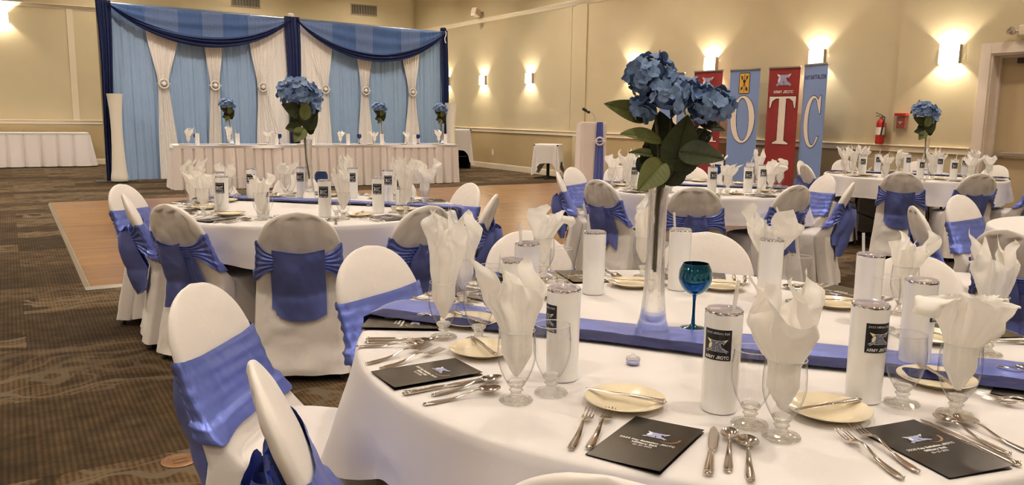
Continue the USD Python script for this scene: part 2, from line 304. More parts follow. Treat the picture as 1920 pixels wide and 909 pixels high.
# the door in the right-hand wall: casing, jambs with stops, leaf with a push bar and a closer
x0 = XR - PR
dr = UsdGeom.Xform.Define(stage, '/World/door_1').GetPrim(); dr.SetCustomDataByKey('kind', 'structure')
CW = 0.13
obj('casing', add([rbox(x0 - 0.022, x0 - 0.0005, DY1, DY1 + CW, 0, DZ + CW, 0.004), rbox(x0 - 0.022, x0 - 0.0005, DY0 - CW, DY0, 0, DZ + CW, 0.004), rbox(x0 - 0.022, x0 - 0.0005, DY0 + 0.0005, DY1 - 0.0005, DZ, DZ + CW, 0.004)]), 'casing_paint', dr)
obj('jamb', add([bx(x0, x0 + 0.36, DY1 - 0.022, DY1, 0, DZ), bx(x0 + 0.16, x0 + 0.20, DY1 - 0.045, DY1 - 0.022, 0, DZ - 0.022), bx(x0, x0 + 0.36, DY0, DY0 + 0.022, 0, DZ), bx(x0, x0 + 0.36, DY0 + 0.022, DY1 - 0.022, DZ - 0.022, DZ), bx(x0 + 0.16, x0 + 0.20, DY0 + 0.045, DY1 - 0.045, DZ - 0.045, DZ - 0.022)]), 'casing_paint', dr)
leaf = obj('door_leaf', rbox(x0 + 0.205, x0 + 0.25, DY0 + 0.026, DY1 - 0.026, 0.01, DZ - 0.026, 0.002), 'door_paint', dr)
obj('push_bar', add([rbox(x0 + 0.13, x0 + 0.175, DY0 + 0.1, DY1 - 0.09, 0.93, 0.985, 0.008), rbox(x0 + 0.165, x0 + 0.2045, DY1 - 0.17, DY1 - 0.09, 0.92, 0.995, 0.006), rbox(x0 + 0.165, x0 + 0.2045, DY0 + 0.10, DY0 + 0.18, 0.92, 0.995, 0.006)]), 'brushed_metal', leaf)
obj('door_closer', add([rbox(x0 + 0.13, x0 + 0.2045, DY1 - 0.52, DY1 - 0.24, DZ - 0.12, DZ - 0.06, 0.008), rbox(x0 + 0.10, x0 + 0.13, DY1 - 0.5, DY1 - 0.46, DZ - 0.075, DZ - 0.06, 0.003)]), 'black_plastic', dr)
obj('bolt', add([lathe([(0, 0), (0.006, 0), (0.006, 0.004), (0, 0.005)], 10).apply_transform(trimesh.transformations.rotation_matrix(-PI / 2, (0, 1, 0))).apply_translation((x0 + 0.2045, DY1 - 0.13, z)) for z in (0.905, 1.015)]), 'brushed_metal', dr)

# ------------------------------------------------------------------ wall fittings
def sconce(label, p, face):
    """A half-round frosted shade, open above and below, between two metal side plates. face: rotation; 0 = on the right-hand wall."""
    t = thing('wall_sconce', label, 'lamp', p, face, 'half-round wall sconces')
    w, h, d = 0.135, 0.115, 0.10
    obj('back_plate', rbox(-0.012, 0.0, -w, w, -h, h, 0.003), 'brushed_metal', t)
    for s in (-1, 1): obj('side_plate', rbox(-d * 0.62, -0.0125, s * w - 0.003 * (s > 0), s * w + 0.003 * (s < 0), -h - 0.006, h + 0.006, 0.001), 'brushed_metal', t)
    a = np.linspace(-1, 1, 15); rows = []
    for z in (-h, h):
        for rr in (0.0, 0.004): rows.append(np.stack([-d * 0.45 - (d * 0.55 - rr) * np.sqrt(np.maximum(1 - a * a, 0)) - 0.012, a * (w - 0.005 - rr), np.full_like(a, z)], -1))
    r = [rows[1], rows[0], rows[2], rows[3], rows[1]]
    obj('shade', grid(np.array(r)), 'lamp_shade', t, smooth=False)
    obj('bulb', xf(trimesh.creation.icosphere(2, 0.026), (-0.052, 0, 0)), 'lamp_bulb', t, smooth=True)
    return t
sconce('glowing half-round wall sconce half hidden by the right end of the blue backdrop', (XR, 20.10, 2.28), 0)
sconce('glowing half-round wall sconce nearest the backdrop on the long beige wall', (XR, 18.06, 2.25), 0)
sconce('glowing half-round wall sconce between the tall pilaster and another sconce, above the small table', (XR, 15.88, 2.23), 0)
sconce('glowing half-round wall sconce behind the tall blue hydrangea bouquet', (XR, 12.19, 2.28), 0)
sconce('glowing half-round wall sconce just above the red banner beside the bouquet', (XR, 10.13, 2.29), 0)
sconce('glowing half-round wall sconce just above the light blue banner lettered C', (XR, 7.95, 2.29), 0)
sconce('glowing half-round wall sconce between the red alarm box and the white door casing', (XR - PR, 5.87, 2.22), 0)
sconce('glowing wall sconce high on the panelled wall left of the backdrop', (0.05, YB, 3.42), PI / 2)
sconce('glowing wall sconce peeking over the left swag of the backdrop', (5.10, YB, 3.40), PI / 2)
def vent(label, xa, xb, za, zb):
    t = thing('air_vent', label, 'vent', ((xa + xb) / 2, YB, (za + zb) / 2), 0, 'wall vents')
    w, h = (xb - xa) / 2, (zb - za) / 2
    obj('backing', bx(-w + 0.02, w - 0.02, -0.006, 0, -h + 0.02, h - 0.02), 'grille_dark', t)
    obj('frame', add([bx(-w, w, -0.02, 0, h - 0.03, h), bx(-w, w, -0.02, 0, -h, -h + 0.03), bx(-w, -w + 0.03, -0.02, 0, -h + 0.03, h - 0.03), bx(w - 0.03, w, -0.02, 0, -h + 0.03, h - 0.03)]), 'grille_slat', t)
    for k in range(9):
        x = -w + 0.03 + (2 * w - 0.06) * (k + 0.5) / 9
        obj('slat', xf(bx(-0.018, 0.018, -0.0015, 0.0015, -h + 0.03, h - 0.03), (x, -0.016, 0), rz=0.7), 'grille_slat', t)
vent('dark louvred air vent above the left half of the backdrop', 5.20, 5.96, 4.10, 4.38)
vent('dark louvred air vent above the right half of the backdrop', 8.51, 9.31, 4.15, 4.45)
t = thing('wall_spotlight', 'small beige box spotlight on the wall above the moulding', 'lamp', (XR, 18.17, 3.95))
obj('mount', lathe([(0, 0), (0.05, 0), (0.05, 0.02), (0.02, 0.03), (0.018, 0.14), (0, 0.14)], 16).apply_transform(trimesh.transformations.rotation_matrix(-PI / 2, (0, 1, 0))), 'brushed_metal', t)
obj('head', xf(rbox(-0.11, 0.11, -0.08, 0.08, -0.085, 0.085, 0.012), (-0.2, 0, 0), ry=0.35, rz=0.4), 'beige_plastic', t)
obj('lens', xf(rbox(-0.015, 0.0, -0.06, 0.06, -0.065, 0.065, 0.005), (-0.303, -0.041, -0.036), ry=0.35, rz=0.4), 'label_paper', t)
t = thing('power_outlet', 'white power outlet low on the beige wall', 'outlet', (XR, 17.58, 0.42))
obj('cover_plate', rbox(-0.008, 0, -0.045, 0.045, -0.075, 0.075, 0.003), 'trim_paint', t); [obj('socket', rbox(-0.011, -0.0082, -0.02, 0.02, z - 0.018, z + 0.018, 0.003), 'label_paper', t) for z in (-0.03, 0.03)]
# fire extinguisher on the recessed wall, close to the step
t = thing('fire_extinguisher', 'red fire extinguisher with a white label hung on the wall', 'fire extinguisher', (XR - 0.10, 6.76, 1.03))
RE = 0.058
obj('cylinder', lathe([(0, 0), (RE * 0.9, 0), (RE, 0.012), (RE, 0.29), (RE * 0.8, 0.33), (0.022, 0.35), (0.020, 0.365), (0, 0.365)], 28), 'red_paint', t, smooth=40)
obj('label_band', lathe([(RE + 0.0012, 0.13), (RE + 0.0012, 0.235)], 28), 'label_paper', t, smooth=True)
obj('valve', add([xf(rbox(-0.018, 0.018, -0.018, 0.018, 0.366, 0.40, 0.004)), tube([(0, 0.0, 0.385), (0, 0.06, 0.40)], 0.006)]), 'brushed_metal', t)
obj('handle', add([xf(rbox(-0.008, 0.008, -0.02, 0.10, 0.0, 0.008, 0.003), (0, 0, 0.402), rx=0.35), xf(rbox(-0.008, 0.008, -0.02, 0.085, 0.0, 0.008, 0.003), (0, 0, 0.385), rx=0.05)]), 'black_plastic', t)
obj('hose', loft(spline([(0, -0.02, 0.385), (-0.01, -0.06, 0.37), (-0.03, -0.062, 0.30), (-0.04, -0.05, 0.20), (-0.045, -0.045, 0.12)], 16), 0.009, 0.009, 8), 'black_plastic', t, smooth=True)
obj('wall_bracket', rbox(0.055, 0.0995, -0.02, 0.02, 0.10, 0.30, 0.003), 'brushed_metal', t)
# pull station behind a clear cover
t = thing('fire_alarm_box', 'red fire alarm pull station under a clear cover', 'fire alarm', (XR - PR, 6.46, 1.34))
obj('box', rbox(-0.045, 0, -0.062, 0.062, -0.085, 0.07, 0.004), 'red_plastic', t)
obj('pull_lever', add([bx(-0.052, -0.0455, -0.03, 0.03, -0.004, 0.008), bx(-0.052, -0.0455, -0.008, 0.008, -0.026, -0.004)]), 'ink_white', t)
obj('cover_top', rbox(-0.075, 0, -0.085, 0.085, 0.085, 0.125, 0.006), 'red_plastic', t)
obj('clear_cover', add([bx(-0.075, -0.072, -0.085, 0.085, -0.13, 0.085), bx(-0.075, 0, 0.082, 0.085, -0.13, 0.085), bx(-0.075, 0, -0.085, -0.082, -0.13, 0.085), bx(-0.075, 0, -0.085, 0.085, -0.133, -0.13)]), 'clear_plastic', t)
obj('lettering', xf(meshkit.text_mesh('FIRE', 0.018, 0.001, True), (-0.0465, 0.026, 0.035)).apply_transform(np.eye(4)), 'ink_white', t) if False else None
# emergency light over the door
t = thing('emergency_light', 'white two-headed emergency light above the door', 'lamp', (XR - PR, 4.96, 2.45))
obj('case', rbox(-0.09, 0, -0.13, 0.09, -0.07, 0.07, 0.02), 'trim_paint', t)
for s in (1,): obj('lamp_head', xf(lathe([(0, -0.06), (0.03, -0.055), (0.048, -0.01), (0.052, 0.02), (0.048, 0.022), (0.02, 0.0), (0, 0.0)], 20), (-0.11, 0.15, 0.0), ry=-1.0, rz=-0.5), 'chrome', t, smooth=35)
obj('yoke', tube([(-0.06, 0.08, 0), (-0.10, 0.13, 0)], 0.012), 'trim_paint', t)
# ------------------------------------------------------------------ dance floor and floor box
DX0, DX1, DFY0, DFY1 = 0.44, 0.44 + 0.914 * 10, 6.62, 6.62 + 0.914 * 7
t = thing('dance_floor', 'portable oak parquet dance floor laid on the dark carpet', 'dance floor', (0, 0, 0))
k = 0
for i in range(10):
    for j in range(7):
        xa, ya = DX0 + i * 0.914, DFY0 + j * 0.914
        obj('floor_panel', rbox(xa + 0.001, xa + 0.913, ya + 0.001, ya + 0.913, 0.0, 0.022, 0.0015), 'parquet_%s' % 'abc'[(i * 7 + j * 5 + i * j) % 3], t)
def ramp_strip(pa, pb, out):
    pa, pb, out = np.array(pa, float), np.array(pb, float), np.array(out, float)
    prof = [(0, 0), (0, 0.023), (0.008, 0.023), (0.038, 0.003), (0.038, 0)]
    pts = np.array([[p + out * d + np.array([0, 0, h]) for d, h in prof] for p in (pa, pb)])
    return grid(pts, True)
for nm, a, b, o in (('l', (DX0, DFY0, 0), (DX0, DFY1, 0), (-1, 0, 0)), ('r', (DX1, DFY0, 0), (DX1, DFY1, 0), (1, 0, 0)), ('n', (DX0 - .038, DFY0, 0), (DX1 + .038, DFY0, 0), (0, -1, 0)), ('f', (DX0 - .038, DFY1, 0), (DX1 + .038, DFY1, 0), (0, 1, 0))):
    obj('edge_ramp', ramp_strip(a, b, o), 'dance_trim', t)
t = thing('floor_box', 'round brass floor outlet cover set in the carpet', 'floor outlet', (0.47, 3.12, 0.0))
obj('flange', lathe([(0, 0.001), (0.066, 0.001), (0.068, 0.003), (0.058, 0.006), (0.043, 0.006), (0.041, 0.004), (0, 0.004)], 32), 'brass', t, smooth=30)
obj('cover_cap', add([xf(rbox(-0.026, 0.026, -0.011, 0.011, 0.0041, 0.007, 0.001), (0, y, 0)) for y in (-0.015, 0.015)]), 'brass', t)

# ------------------------------------------------------------------ the draped backdrop
BP0, BP1 = np.array([1.5, 16.8]), np.array([9.05, 17.4])
BL = float(np.linalg.norm(BP1 - BP0)); BD = (BP1 - BP0) / BL; BN = np.array([BD[1], -BD[0]])     # BN points to the viewer
def bpt(s, z, out=0.0):
    s, z, out = np.broadcast_arrays(s, z, out); return np.stack([s * BD[0] + out * BN[0], s * BD[1] + out * BN[1], z], -1)
bt = thing('backdrop', 'pipe-and-drape backdrop of blue and white panels under navy swags', 'backdrop', (BP0[0], BP0[1], 0))
POST = (0.04, 3.72, 7.50)
for s in POST:
    q = bpt(s, 0, -0.03); obj('upright_post', tube([(q[0], q[1], 0), (q[0], q[1], 3.36)], 0.024, 12), 'brushed_metal', bt)
    obj('post_base', rbox(q[0] - 0.22, q[0] + 0.22, q[1] - 0.22, q[1] + 0.22, 0.0, 0.012, 0.003), 'black_plastic', bt)
for a, b in zip(POST, POST[1:]): obj('crossbar', tube([bpt(a, 3.30, -0.03), bpt(b, 3.30, -0.03)], 0.018, 10), 'brushed_metal', bt)
def curtain(name, sa, sb, z0, z1, out, folds, amp, material, seed, prof=None, nu=110, nv=36):
    """prof(z) -> (left, right) edges; folds gather where the panel is narrow."""
    v = np.linspace(0, 1, nv)[:, None]; u = np.linspace(0, 1, nu)[None, :]
    z = z0 + (z1 - z0) * v
    if prof is None: l, r = np.full_like(z, sa), np.full_like(z, sb)
    else: l, r = prof(z)
    wob = 0.35 * fb(np.stack([u * 3 + 0 * v, z * 0.5 + 0 * u, 0 * u + seed + 0 * v], -1), 1.0, seed)
    s = l + (r - l) * (u + 0.02 * np.sin(u * PI * 2 * folds / 2 + seed) * np.minimum(u, 1 - u) * 2)
    dens = (sb - sa) / np.maximum(r - l, 0.05)
    o = out + amp * np.minimum(dens, 2.2) * (np.sin(2 * PI * folds * (u + wob * 0.25) + seed) * (0.65 + 0.6 * wob) + 0.35 * np.sin(2 * PI * folds * 2.3 * u + seed * 2 + z * 0.8))
    return obj(name, grid(bpt(s, z, o)), material, bt, smooth=True)
BLUE = [(0.12, 1.22, 7), (1.12, 2.15, 8), (2.05, 3.05, 8), (4.36, 5.40, 8), (5.36, 6.68, 9), (6.58, 7.46, 7)]
for k, (a, b, f) in enumerate(BLUE): curtain('blue_panel', a, b, 0.02, 3.29, 0.03, f, 0.016, 'drape_blue', k + 1)
def hour(cx, wt, wp, wb, zp=1.86, ct=None, cb=None):
    ct = cx if ct is None else ct; cb = cx if cb is None else cb
    def f(z):
        up, lo = sm(z, zp, 2.95) ** 0.8, sm(zp - z, 0.0, 1.5) ** 0.8
        w = wp + (wt - wp) * np.where(z > zp, up, 0) + (wb - wp) * np.where(z <= zp, lo, 0)
        c = cx + (ct - cx) * np.where(z > zp, up, 0) + (cb - cx) * np.where(z <= zp, lo, 0)
        return c - w / 2, c + w / 2
    return f
TIES = [(1.10, 0.60, 0.20, 0.36, 1.13, 1.14), (2.07, 0.40, 0.18, 0.26, 2.08, 2.03), (3.04, 0.62, 0.20, 0.6, 3.10, 3.18), (4.42, 0.62, 0.17, 0.6, 4.32, 4.28), (5.39, 0.42, 0.18, 0.40, 5.39, 5.39), (6.60, 0.50, 0.19, 0.46, 6.57, 6.61)]
def ring(r, t, n=28, m=8):
    a = np.arange(n) / n * 2 * PI; b = np.arange(m) / m * 2 * PI
    rr = r + t * np.cos(b)[None, :]; pts = np.stack([rr * np.cos(a)[:, None], np.broadcast_to(t * 0.6 * np.sin(b)[None, :], (n, m)), rr * np.sin(a)[:, None]], -1)
    pts = np.concatenate([pts, pts[:1]]); return grid(pts, True)
ringmesh = ring(0.085, 0.016)
angB = math.atan2(BD[1], BD[0])
for k, (c, wt, wp, wb, ct, cb) in enumerate(TIES):
    curtain('white_panel', c - wt / 2, c + wt / 2, 0.02, 3.27, 0.085, 7, 0.012, 'drape_white', 20 + k, hour(c, wt, wp, wb, 1.86, ct, cb))
    q = bpt(c, 1.86, 0.135)
    tr = obj('tie_ring', xf(ringmesh, q, rz=angB), 'white_vase', bt, smooth=True)
    obj('tie_pin', loft([q - np.array([*(BD * 0.135), 0]), q - np.array([*(BD * 0.13), 0]), q + np.array([*(BD * 0.13), 0]), q + np.array([*(BD * 0.135), 0])], [0.004, 0.008, 0.008, 0.004], [0.004, 0.008, 0.008, 0.004], 8), 'white_vase', tr)
    obj('ring_button', xf(lathe([(0, 0.018), (0.03, 0.014), (0.05, 0.0), (0, 0.0)], 20), q, rx=PI / 2, rz=angB), 'drape_white', tr, smooth=True)
# plain white panels either side of the middle post
curtain('white_panel', 3.06, 3.66, 0.02, 3.26, 0.075, 4, 0.014, 'drape_white', 31)
curtain('white_panel', 3.84, 4.42, 0.02, 3.26, 0.075, 4, 0.014, 'drape_white', 32)
def column(sa, sb, out, seed, z0=0.02):
    def f(z):
        w = (sb - sa) / 2 * (0.86 + 0.22 * np.sin(z * 1.1 + seed)); c = (sa + sb) / 2 + 0.02 * np.sin(z * 1.7 + seed)
        return c - w, c + w
    return curtain('navy_column', sa, sb, z0, 3.33, out, 4, 0.028, 'drape_navy', seed, f, 60, 40)
column(-0.02, 0.24, 0.13, 41); column(3.55, 3.86, 0.17, 42); column(7.40, 7.58, 0.13, 43)
def swag(sa, sb, za, zb, dip, name, depth0, depth1, material, folds, out, seed, top=True):
    """Cloth between two lines sagging from (sa, za) to (sb, zb): from sag depth0 to depth1 of dip at the middle."""
    u = np.linspace(0, 1, 90)[None, :]; v = np.linspace(0, 1, 26)[:, None]
    sag = 4 * u * (1 - u); sag = sag ** 0.82
    d = depth0 + (depth1 - depth0) * v
    z = za + (zb - za) * u - dip * d * sag - 0.02 * (1 - sag) * v
    s = sa + (sb - sa) * u + 0 * v
    env = 0.25 + 0.75 * sag
    o = out + 0.035 * env * np.sin(2 * PI * folds * v + 1.2 * np.sin(u * 5 + seed)) + 0.08 * sag * v + 0.02 * fb(np.stack([u * 8 + 0 * v, v * 4 + 0 * u, 0 * u * v + seed], -1), 1, seed)
    return obj(name, grid(bpt(s, z, o)), material, bt, smooth=True)
swag(0.16, 3.66, 3.31, 3.31, 0.70, 'sheer_swag', 0.0, 0.80, 'sheer_navy', 2.2, 0.14, 5)
swag(0.16, 3.66, 3.32, 3.30, 0.70, 'navy_swag_band', 0.74, 1.03, 'drape_navy', 2.6, 0.19, 6)
swag(3.78, 7.46, 3.31, 3.31, 0.78, 'sheer_swag', 0.0, 0.84, 'sheer_navy', 2.2, 0.14, 7)
swag(3.78, 7.46, 3.30, 3.31, 0.78, 'navy_swag_band', 0.78, 1.03, 'drape_navy', 2.6, 0.19, 8)
for s, dx in ((3.72, 0), (7.50, 0)):
    q = bpt(s, 3.36, 0.02); obj('post_wrap', xf(lathe([(0, -0.07), (0.06, -0.07), (0.075, -0.02), (0.07, 0.03), (0.05, 0.05), (0, 0.055)], 16), q), 'drape_white' if s < 4 else 'satin_dark', bt, smooth=True)
q = bpt(7.46, 3.30, 0.22); obj('tie_ribbon', grid(np.stack([bpt(np.array([7.42, 7.45]) + 0.02 * math.sin(k), 3.31 - 0.04 * k, 0.22 + 0.01 * (k % 2)) for k in range(8)])), 'drape_white', bt)

# tall white floor vases beside the backdrop
def floor_vase(label, loc, h):
    t = thing('floor_vase', label, 'vase', loc, 0, 'tall white floor vases')
    p = spline([(0.0, 0.03), (0.145, 0.03), (0.150, 0.05), (0.128, 0.25), (0.108, 0.6), (0.098, 0.95), (0.106, 1.25), (0.126, 1.5), (0.140, 1.60)], 40)
    p = [(0, 0.03)] + [(r, z) for r, z in zip(p[2:, 0], p[2:, 1])] + [(0.130, 1.60), (0.105, 1.3), (0, 1.28)]
    obj('body', xf(lathe([(r, z * h / 1.6) for r, z in p], 40)), 'white_vase', t, smooth=40)
    obj('foot', lathe([(0, 0), (0.155, 0), (0.155, 0.024), (0.13, 0.030), (0, 0.030)], 36), 'black_plastic', t, smooth=30)
floor_vase('tall flared white vase standing at the left end of the backdrop', (1.70, 16.42, 0), 1.64)
floor_vase('tall flared white vase standing at the right end of the backdrop, behind the head table', (8.62, 16.3, 0), 1.62)

# ------------------------------------------------------------------ round tables under white cloths
TZ = 0.76; TR = 0.914
def round_cloth(seed, L=0.235, k=9, n=180, corners=None):
    rs = np.random.RandomState(seed); a = np.arange(n) / n * 2 * PI
    ph = rs.rand(6) * 2 * PI
    f1 = np.cos(k * a + ph[0] + 0.9 * np.sin(a * 2 + ph[1])); f2 = np.cos((k * 2 + 1) * a + ph[2]); f3 = np.cos(3 * a + ph[3])
    rings = []
    for r in (0.02, 0.2, 0.4, 0.6, 0.75, 0.86, 0.895): rings.append(np.stack([r * np.cos(a), r * np.sin(a), np.full(n, TZ)], -1))
    rings.append(np.stack([0.908 * np.cos(a), 0.908 * np.sin(a), np.full(n, TZ - 0.002)], -1))
    rings.append(np.stack([0.917 * np.cos(a), 0.917 * np.sin(a), np.full(n, TZ - 0.009)], -1))
    Ld = L * (1 + 0.12 * f3 + 0.07 * np.cos(2 * a + ph[4])) 
    if corners is not None:
        for c, w, ex in corners: Ld = Ld + ex * np.exp(-(((a - c + PI) % (2 * PI) - PI) / w) ** 2)
    for t in np.linspace(0.08, 1, 16):
        fold = (0.5 + 0.5 * f1) ** 2.6
        d = t ** 1.15 * (0.002 + 0.072 * fold + 0.010 * f2) * np.clip(Ld / 0.235, 0.7, 1.5)
        d = d + 0.035 * t * fb(np.stack([np.cos(a) * 2.2, np.sin(a) * 2.2, np.full(n, t * 0.8)], -1), 1.7, seed)
        r = 0.918 + d; z = TZ - 0.009 - Ld * t * (1 - 0.06 * fold * t) 
        b = a + 0.02 * t * np.sin(k * a + ph[0] + 1.2)
        rings.append(np.stack([r * np.cos(b), r * np.sin(b), z], -1))
    g = grid(np.array(rings), True)
    c = len(g.vertices); v = np.vstack([g.vertices, [[0, 0, TZ]]]); f = np.vstack([g.faces, [[c, (i + 1) % n, i] for i in range(n)]])
    return trimesh.Trimesh(v, f, process=False)
def folding_table(loc, label, rz=0.0):
    t = thing('round_table', label, 'table', loc, rz, 'round folding banquet tables')
    obj('tabletop', lathe([(0, TZ - 0.026), (0.902, TZ - 0.026), (0.906, TZ - 0.022), (0.906, TZ - 0.0065), (0.902, TZ - 0.003), (0, TZ - 0.003)], 64), 'dark_leg', t, smooth=30)
    for sx in (-1, 1):
        for sy in (-1, 1): obj('leg', tube([(sx * 0.48, sy * 0.36, 0), (sx * 0.46, sy * 0.36, TZ - 0.027)], 0.014, 10), 'dark_leg', t, smooth=True)
        obj('leg_brace', tube([(sx * 0.465, -0.345, 0.30), (sx * 0.465, 0.345, 0.30)], 0.010, 8), 'dark_leg', t, smooth=True)
    return t
TABLES = {'front': ((1.552, 1.490), 'front table', 3), 'left': ((1.58, 4.85), 'left middle table', 11), 'right': ((4.95, 4.90), 'right middle table', 12), 'far': ((8.42, 5.02), 'far right table', 14), 'edge': ((5.27, 1.60), 'right edge table', 15)}
for key, (c, nm, seed) in TABLES.items():
    folding_table((*c, 0), 'round folding table with dark legs under the white cloth, ' + nm, seed * 0.4)
    o = obj('tablecloth', xf(round_cloth(seed, k=8 + seed % 3, corners=[(math.radians(184), 0.20, -0.085), (math.radians(162), 0.16, 0.03)] if key == 'front' else None), (*c, 0)), 'cloth', None, True)
    setdata(o, 'round white cloth with a wavy hem on the ' + nm, 'tablecloth', 'round white tablecloths')
def clock_of(key, ang):
    c = TABLES[key][0]; d = math.atan2(-c[1], -c[0]); return CLOCK[round(6 - math.degrees((ang - d + PI) % (2 * PI) - PI) / 30) % 12]

# ------------------------------------------------------------------ covered chairs
def back_pt(phi, z, off=0.0):
    """A point on the covered chair back at height z and angle phi around it (0 = right side, pi/2 = front)."""
    phi, z = np.broadcast_arrays(np.asarray(phi, float), np.asarray(z, float))
    c, s = np.cos(phi), np.sin(phi); e = 2 / 2.7
    cx, sx = np.sign(c) * np.abs(c) ** e, np.sign(s) * np.abs(s) ** e
    t = np.clip((z - 0.665) / 0.205, 0, 1); arch = (1 - t ** 2.3) ** (1 / 2.1)
    low = np.clip((0.45 - z) / 0.42, 0, 1)
    hw = (0.200 + 0.020 * np.clip((0.665 - z) / 0.22, 0, 1) + 0.026 * low) * arch
    th = (0.030 + 0.010 * np.clip((0.6 - z) / 0.15, 0, 1)) * (1 - t ** 6) ** 0.5 * (0.35 + 0.65 * (1 - t ** 3))
    yc = -0.195 - 0.160 * np.clip((z - 0.45) / 0.42, 0, 1) - 0.075 * low ** 1.2
    web = 0.10 * np.clip((0.60 - z) / 0.15, 0, 1) ** 1.5
    return np.stack([(hw + off) * cx, yc + (th + off) * sx + web * np.maximum(sx, 0) ** 0.5 * np.abs(cx) ** 4, z], -1)
def make_chair(variant):
    rs = np.random.RandomState(100 + variant)
    def build(label, loc, rotz, group):
        t = thing('banquet_chair', label, 'chair', loc, rotz, group)
        # back cover
        n = 84; phi = np.arange(n) / n * 2 * PI; zs = np.r_[np.linspace(0.040, 0.44, 20), np.linspace(0.45, 0.70, 20), np.linspace(0.712, 0.8698, 26)]
        P = back_pt(phi[None, :], zs[:, None])
        rear = np.clip(-np.sin(phi), 0, 1)[None, :]; zz = zs[:, None] + 0 * phi[None, :]
        x = P[..., 0]
        hwz = np.abs(back_pt(0 * zz, zz)[..., 0]) + 1e-6
        edge = np.clip(np.abs(x) / hwz, 0, 1); topd = (0.87 - zz) + 0 * x
        lip = sm(edge + 0.10 * np.sin(zz * 60 + variant) * 0.4, 0.70, 0.80); lip = np.maximum(lip, sm(0.035 + 0.006 * np.sin(x * 70) - topd, -0.01, 0.006))
        fold = np.sin(x * 62 + variant * 2 + 2.0 * fb(P, 6, variant)) * 0.0065 * sm(zz, 0.62, 0.76) * (1 - lip)
        d = rear * (0.007 * lip + fold * (1 - sm(zz, 0.84, 0.87)) + 0.02 * fb(P, 7, variant + 5) + 0.045 * fb(np.stack([P[..., 0] * 1.2 + zz * 0.9, P[..., 1], zz * 2.2], -1), 4.2, variant + 6) * sm(0.56 - zz, 0, 0.25) + 0.007 * np.sin(x * 34 + variant) * sm(0.3 - zz, 0, 0.3))
        P = P + np.stack([0 * d, -d, 0 * d], -1) + np.stack([0.006 * fb(P, 9, variant + 9), 0.006 * fb(P, 9, variant + 19) * np.sin(phi)[None, :], 0 * d], -1)
        g = grid(P, True); cidx = len(g.vertices); last = (len(zs) - 1) * n
        tip = P[-1].mean(0) + [0, 0, 0.0006]
        obj('backrest_cover', trimesh.Trimesh(np.vstack([g.vertices, tip]), np.vstack([g.faces, [[last + i, last + (i + 1) % n, cidx] for i in range(n)]]), process=False), 'chair_cloth', t, smooth=True)
        # seat cover: a cushion top and a skirt hanging to just above the floor
        n = 120; a = np.arange(n) / n * 2 * PI; e = 2 / 5.0
        cx = np.sign(np.cos(a)) * np.abs(np.cos(a)) ** e; cy = np.sign(np.sin(a)) * np.abs(np.sin(a)) ** e
        rings = []
        for r in (0.03, 0.3, 0.6, 0.85, 0.95): rings.append(np.stack([0.208 * r * cx, -0.008 + 0.208 * r * cy, np.full(n, 0.468 + 0.014 * (1 - r * r)) - 0.006 * (r > 0.9)], -1))
        rings.append(np.stack([0.208 * cx, -0.008 + 0.208 * cy, np.full(n, 0.448)], -1))
        ph = rs.rand(5) * 6.28
        w1 = np.sin(9 * a + ph[0] + 0.8 * np.sin(2 * a + ph[1])); w2 = np.sin(17 * a + ph[2]); w3 = np.sin(4 * a + ph[3])
        hem = 0.034 + 0.012 * (1 + w3)
        for q in np.linspace(0.1, 1, 14):
            fl = q ** 1.1 * (0.022 + 0.012 * w1 + 0.006 * w2) + 0.004 * w2 * q
            rear_fl = np.clip(-cy, 0, 1) * 0.035 * q
            z = 0.448 + (hem - 0.448) * q
            pt = np.stack([(0.208 + fl) * cx, -0.008 + (0.208 + fl) * cy - rear_fl, z], -1)
            pt = pt + 0.012 * q * np.stack([fb(pt, 6, variant + 30), fb(pt, 6, variant + 31), 0 * a], -1) * [1, 1, 0]
            rings.append(pt)
        rings = np.array(rings); rings[..., 0] *= 1 - 0.15 * sm(rings[..., 1], -0.08, 0.22)
        g = grid(rings, True); c = len(g.vertices)
        obj('seat_cover', trimesh.Trimesh(np.vstack([g.vertices, [[0, -0.008, 0.482]]]), np.vstack([g.faces, [[(i + 1) % n, i, c] for i in range(n)]]), process=False), 'chair_cloth', t, smooth=True)
        for sx in (-1, 1):
            for y0, y1 in ((0.185, 0.19), (-0.20, -0.265)):
                obj('leg', loft([(sx * 0.155, y0 * 0.85, 0.40), (sx * 0.17, (y0 + y1) / 2 * 0.92, 0.2), (sx * 0.192, y1, 0.012), (sx * 0.192, y1, 0.0)], [0.012, 0.012, 0.012, 0.014], [0.012, 0.012, 0.012, 0.014], 8, up=(0, 1, 0)), 'dark_leg', t, smooth=True)
        # sash: a band round the back, pleated together behind
        n = 150; u = np.arange(n) / n * 2 * PI; m = 26; v = np.linspace(0, 1, m)[:, None]
        rearw = np.clip(-np.sin(u), 0, 1); pinch = sm(rearw, 0.35, 1.0)[None, :] * 1.0
        slope = rs.uniform(-0.012, 0.012)
        ztop = 0.715 - pinch * 0.060 + slope * np.cos(u)[None, :]; zbot = 0.520 + pinch * (0.055 if variant != 1 else 0.07) + slope * np.cos(u)[None, :] + 0.008 * np.sin(3 * u + ph[4])[None, :]
        z = ztop + (zbot - ztop) * v
        pleat = (0.25 + 0.9 * sm(rearw, 0.05, 0.5)[None, :]) * np.sin(2 * PI * v * 5.5 + 0.8 * np.sin(u * 2)[None, :]) * 0.0045
        off = 0.008 + 0.004 * pinch + pleat + 0.012 * fb(np.stack([np.cos(u)[None, :] * 2 + 0 * v, np.sin(u)[None, :] * 2 + 0 * v, z * 9], -1), 1.6, variant + 40) + 0.010 * (v > 0.76) * (rearw[None, :] < 0.3)
        off = off + 0.008 * pinch
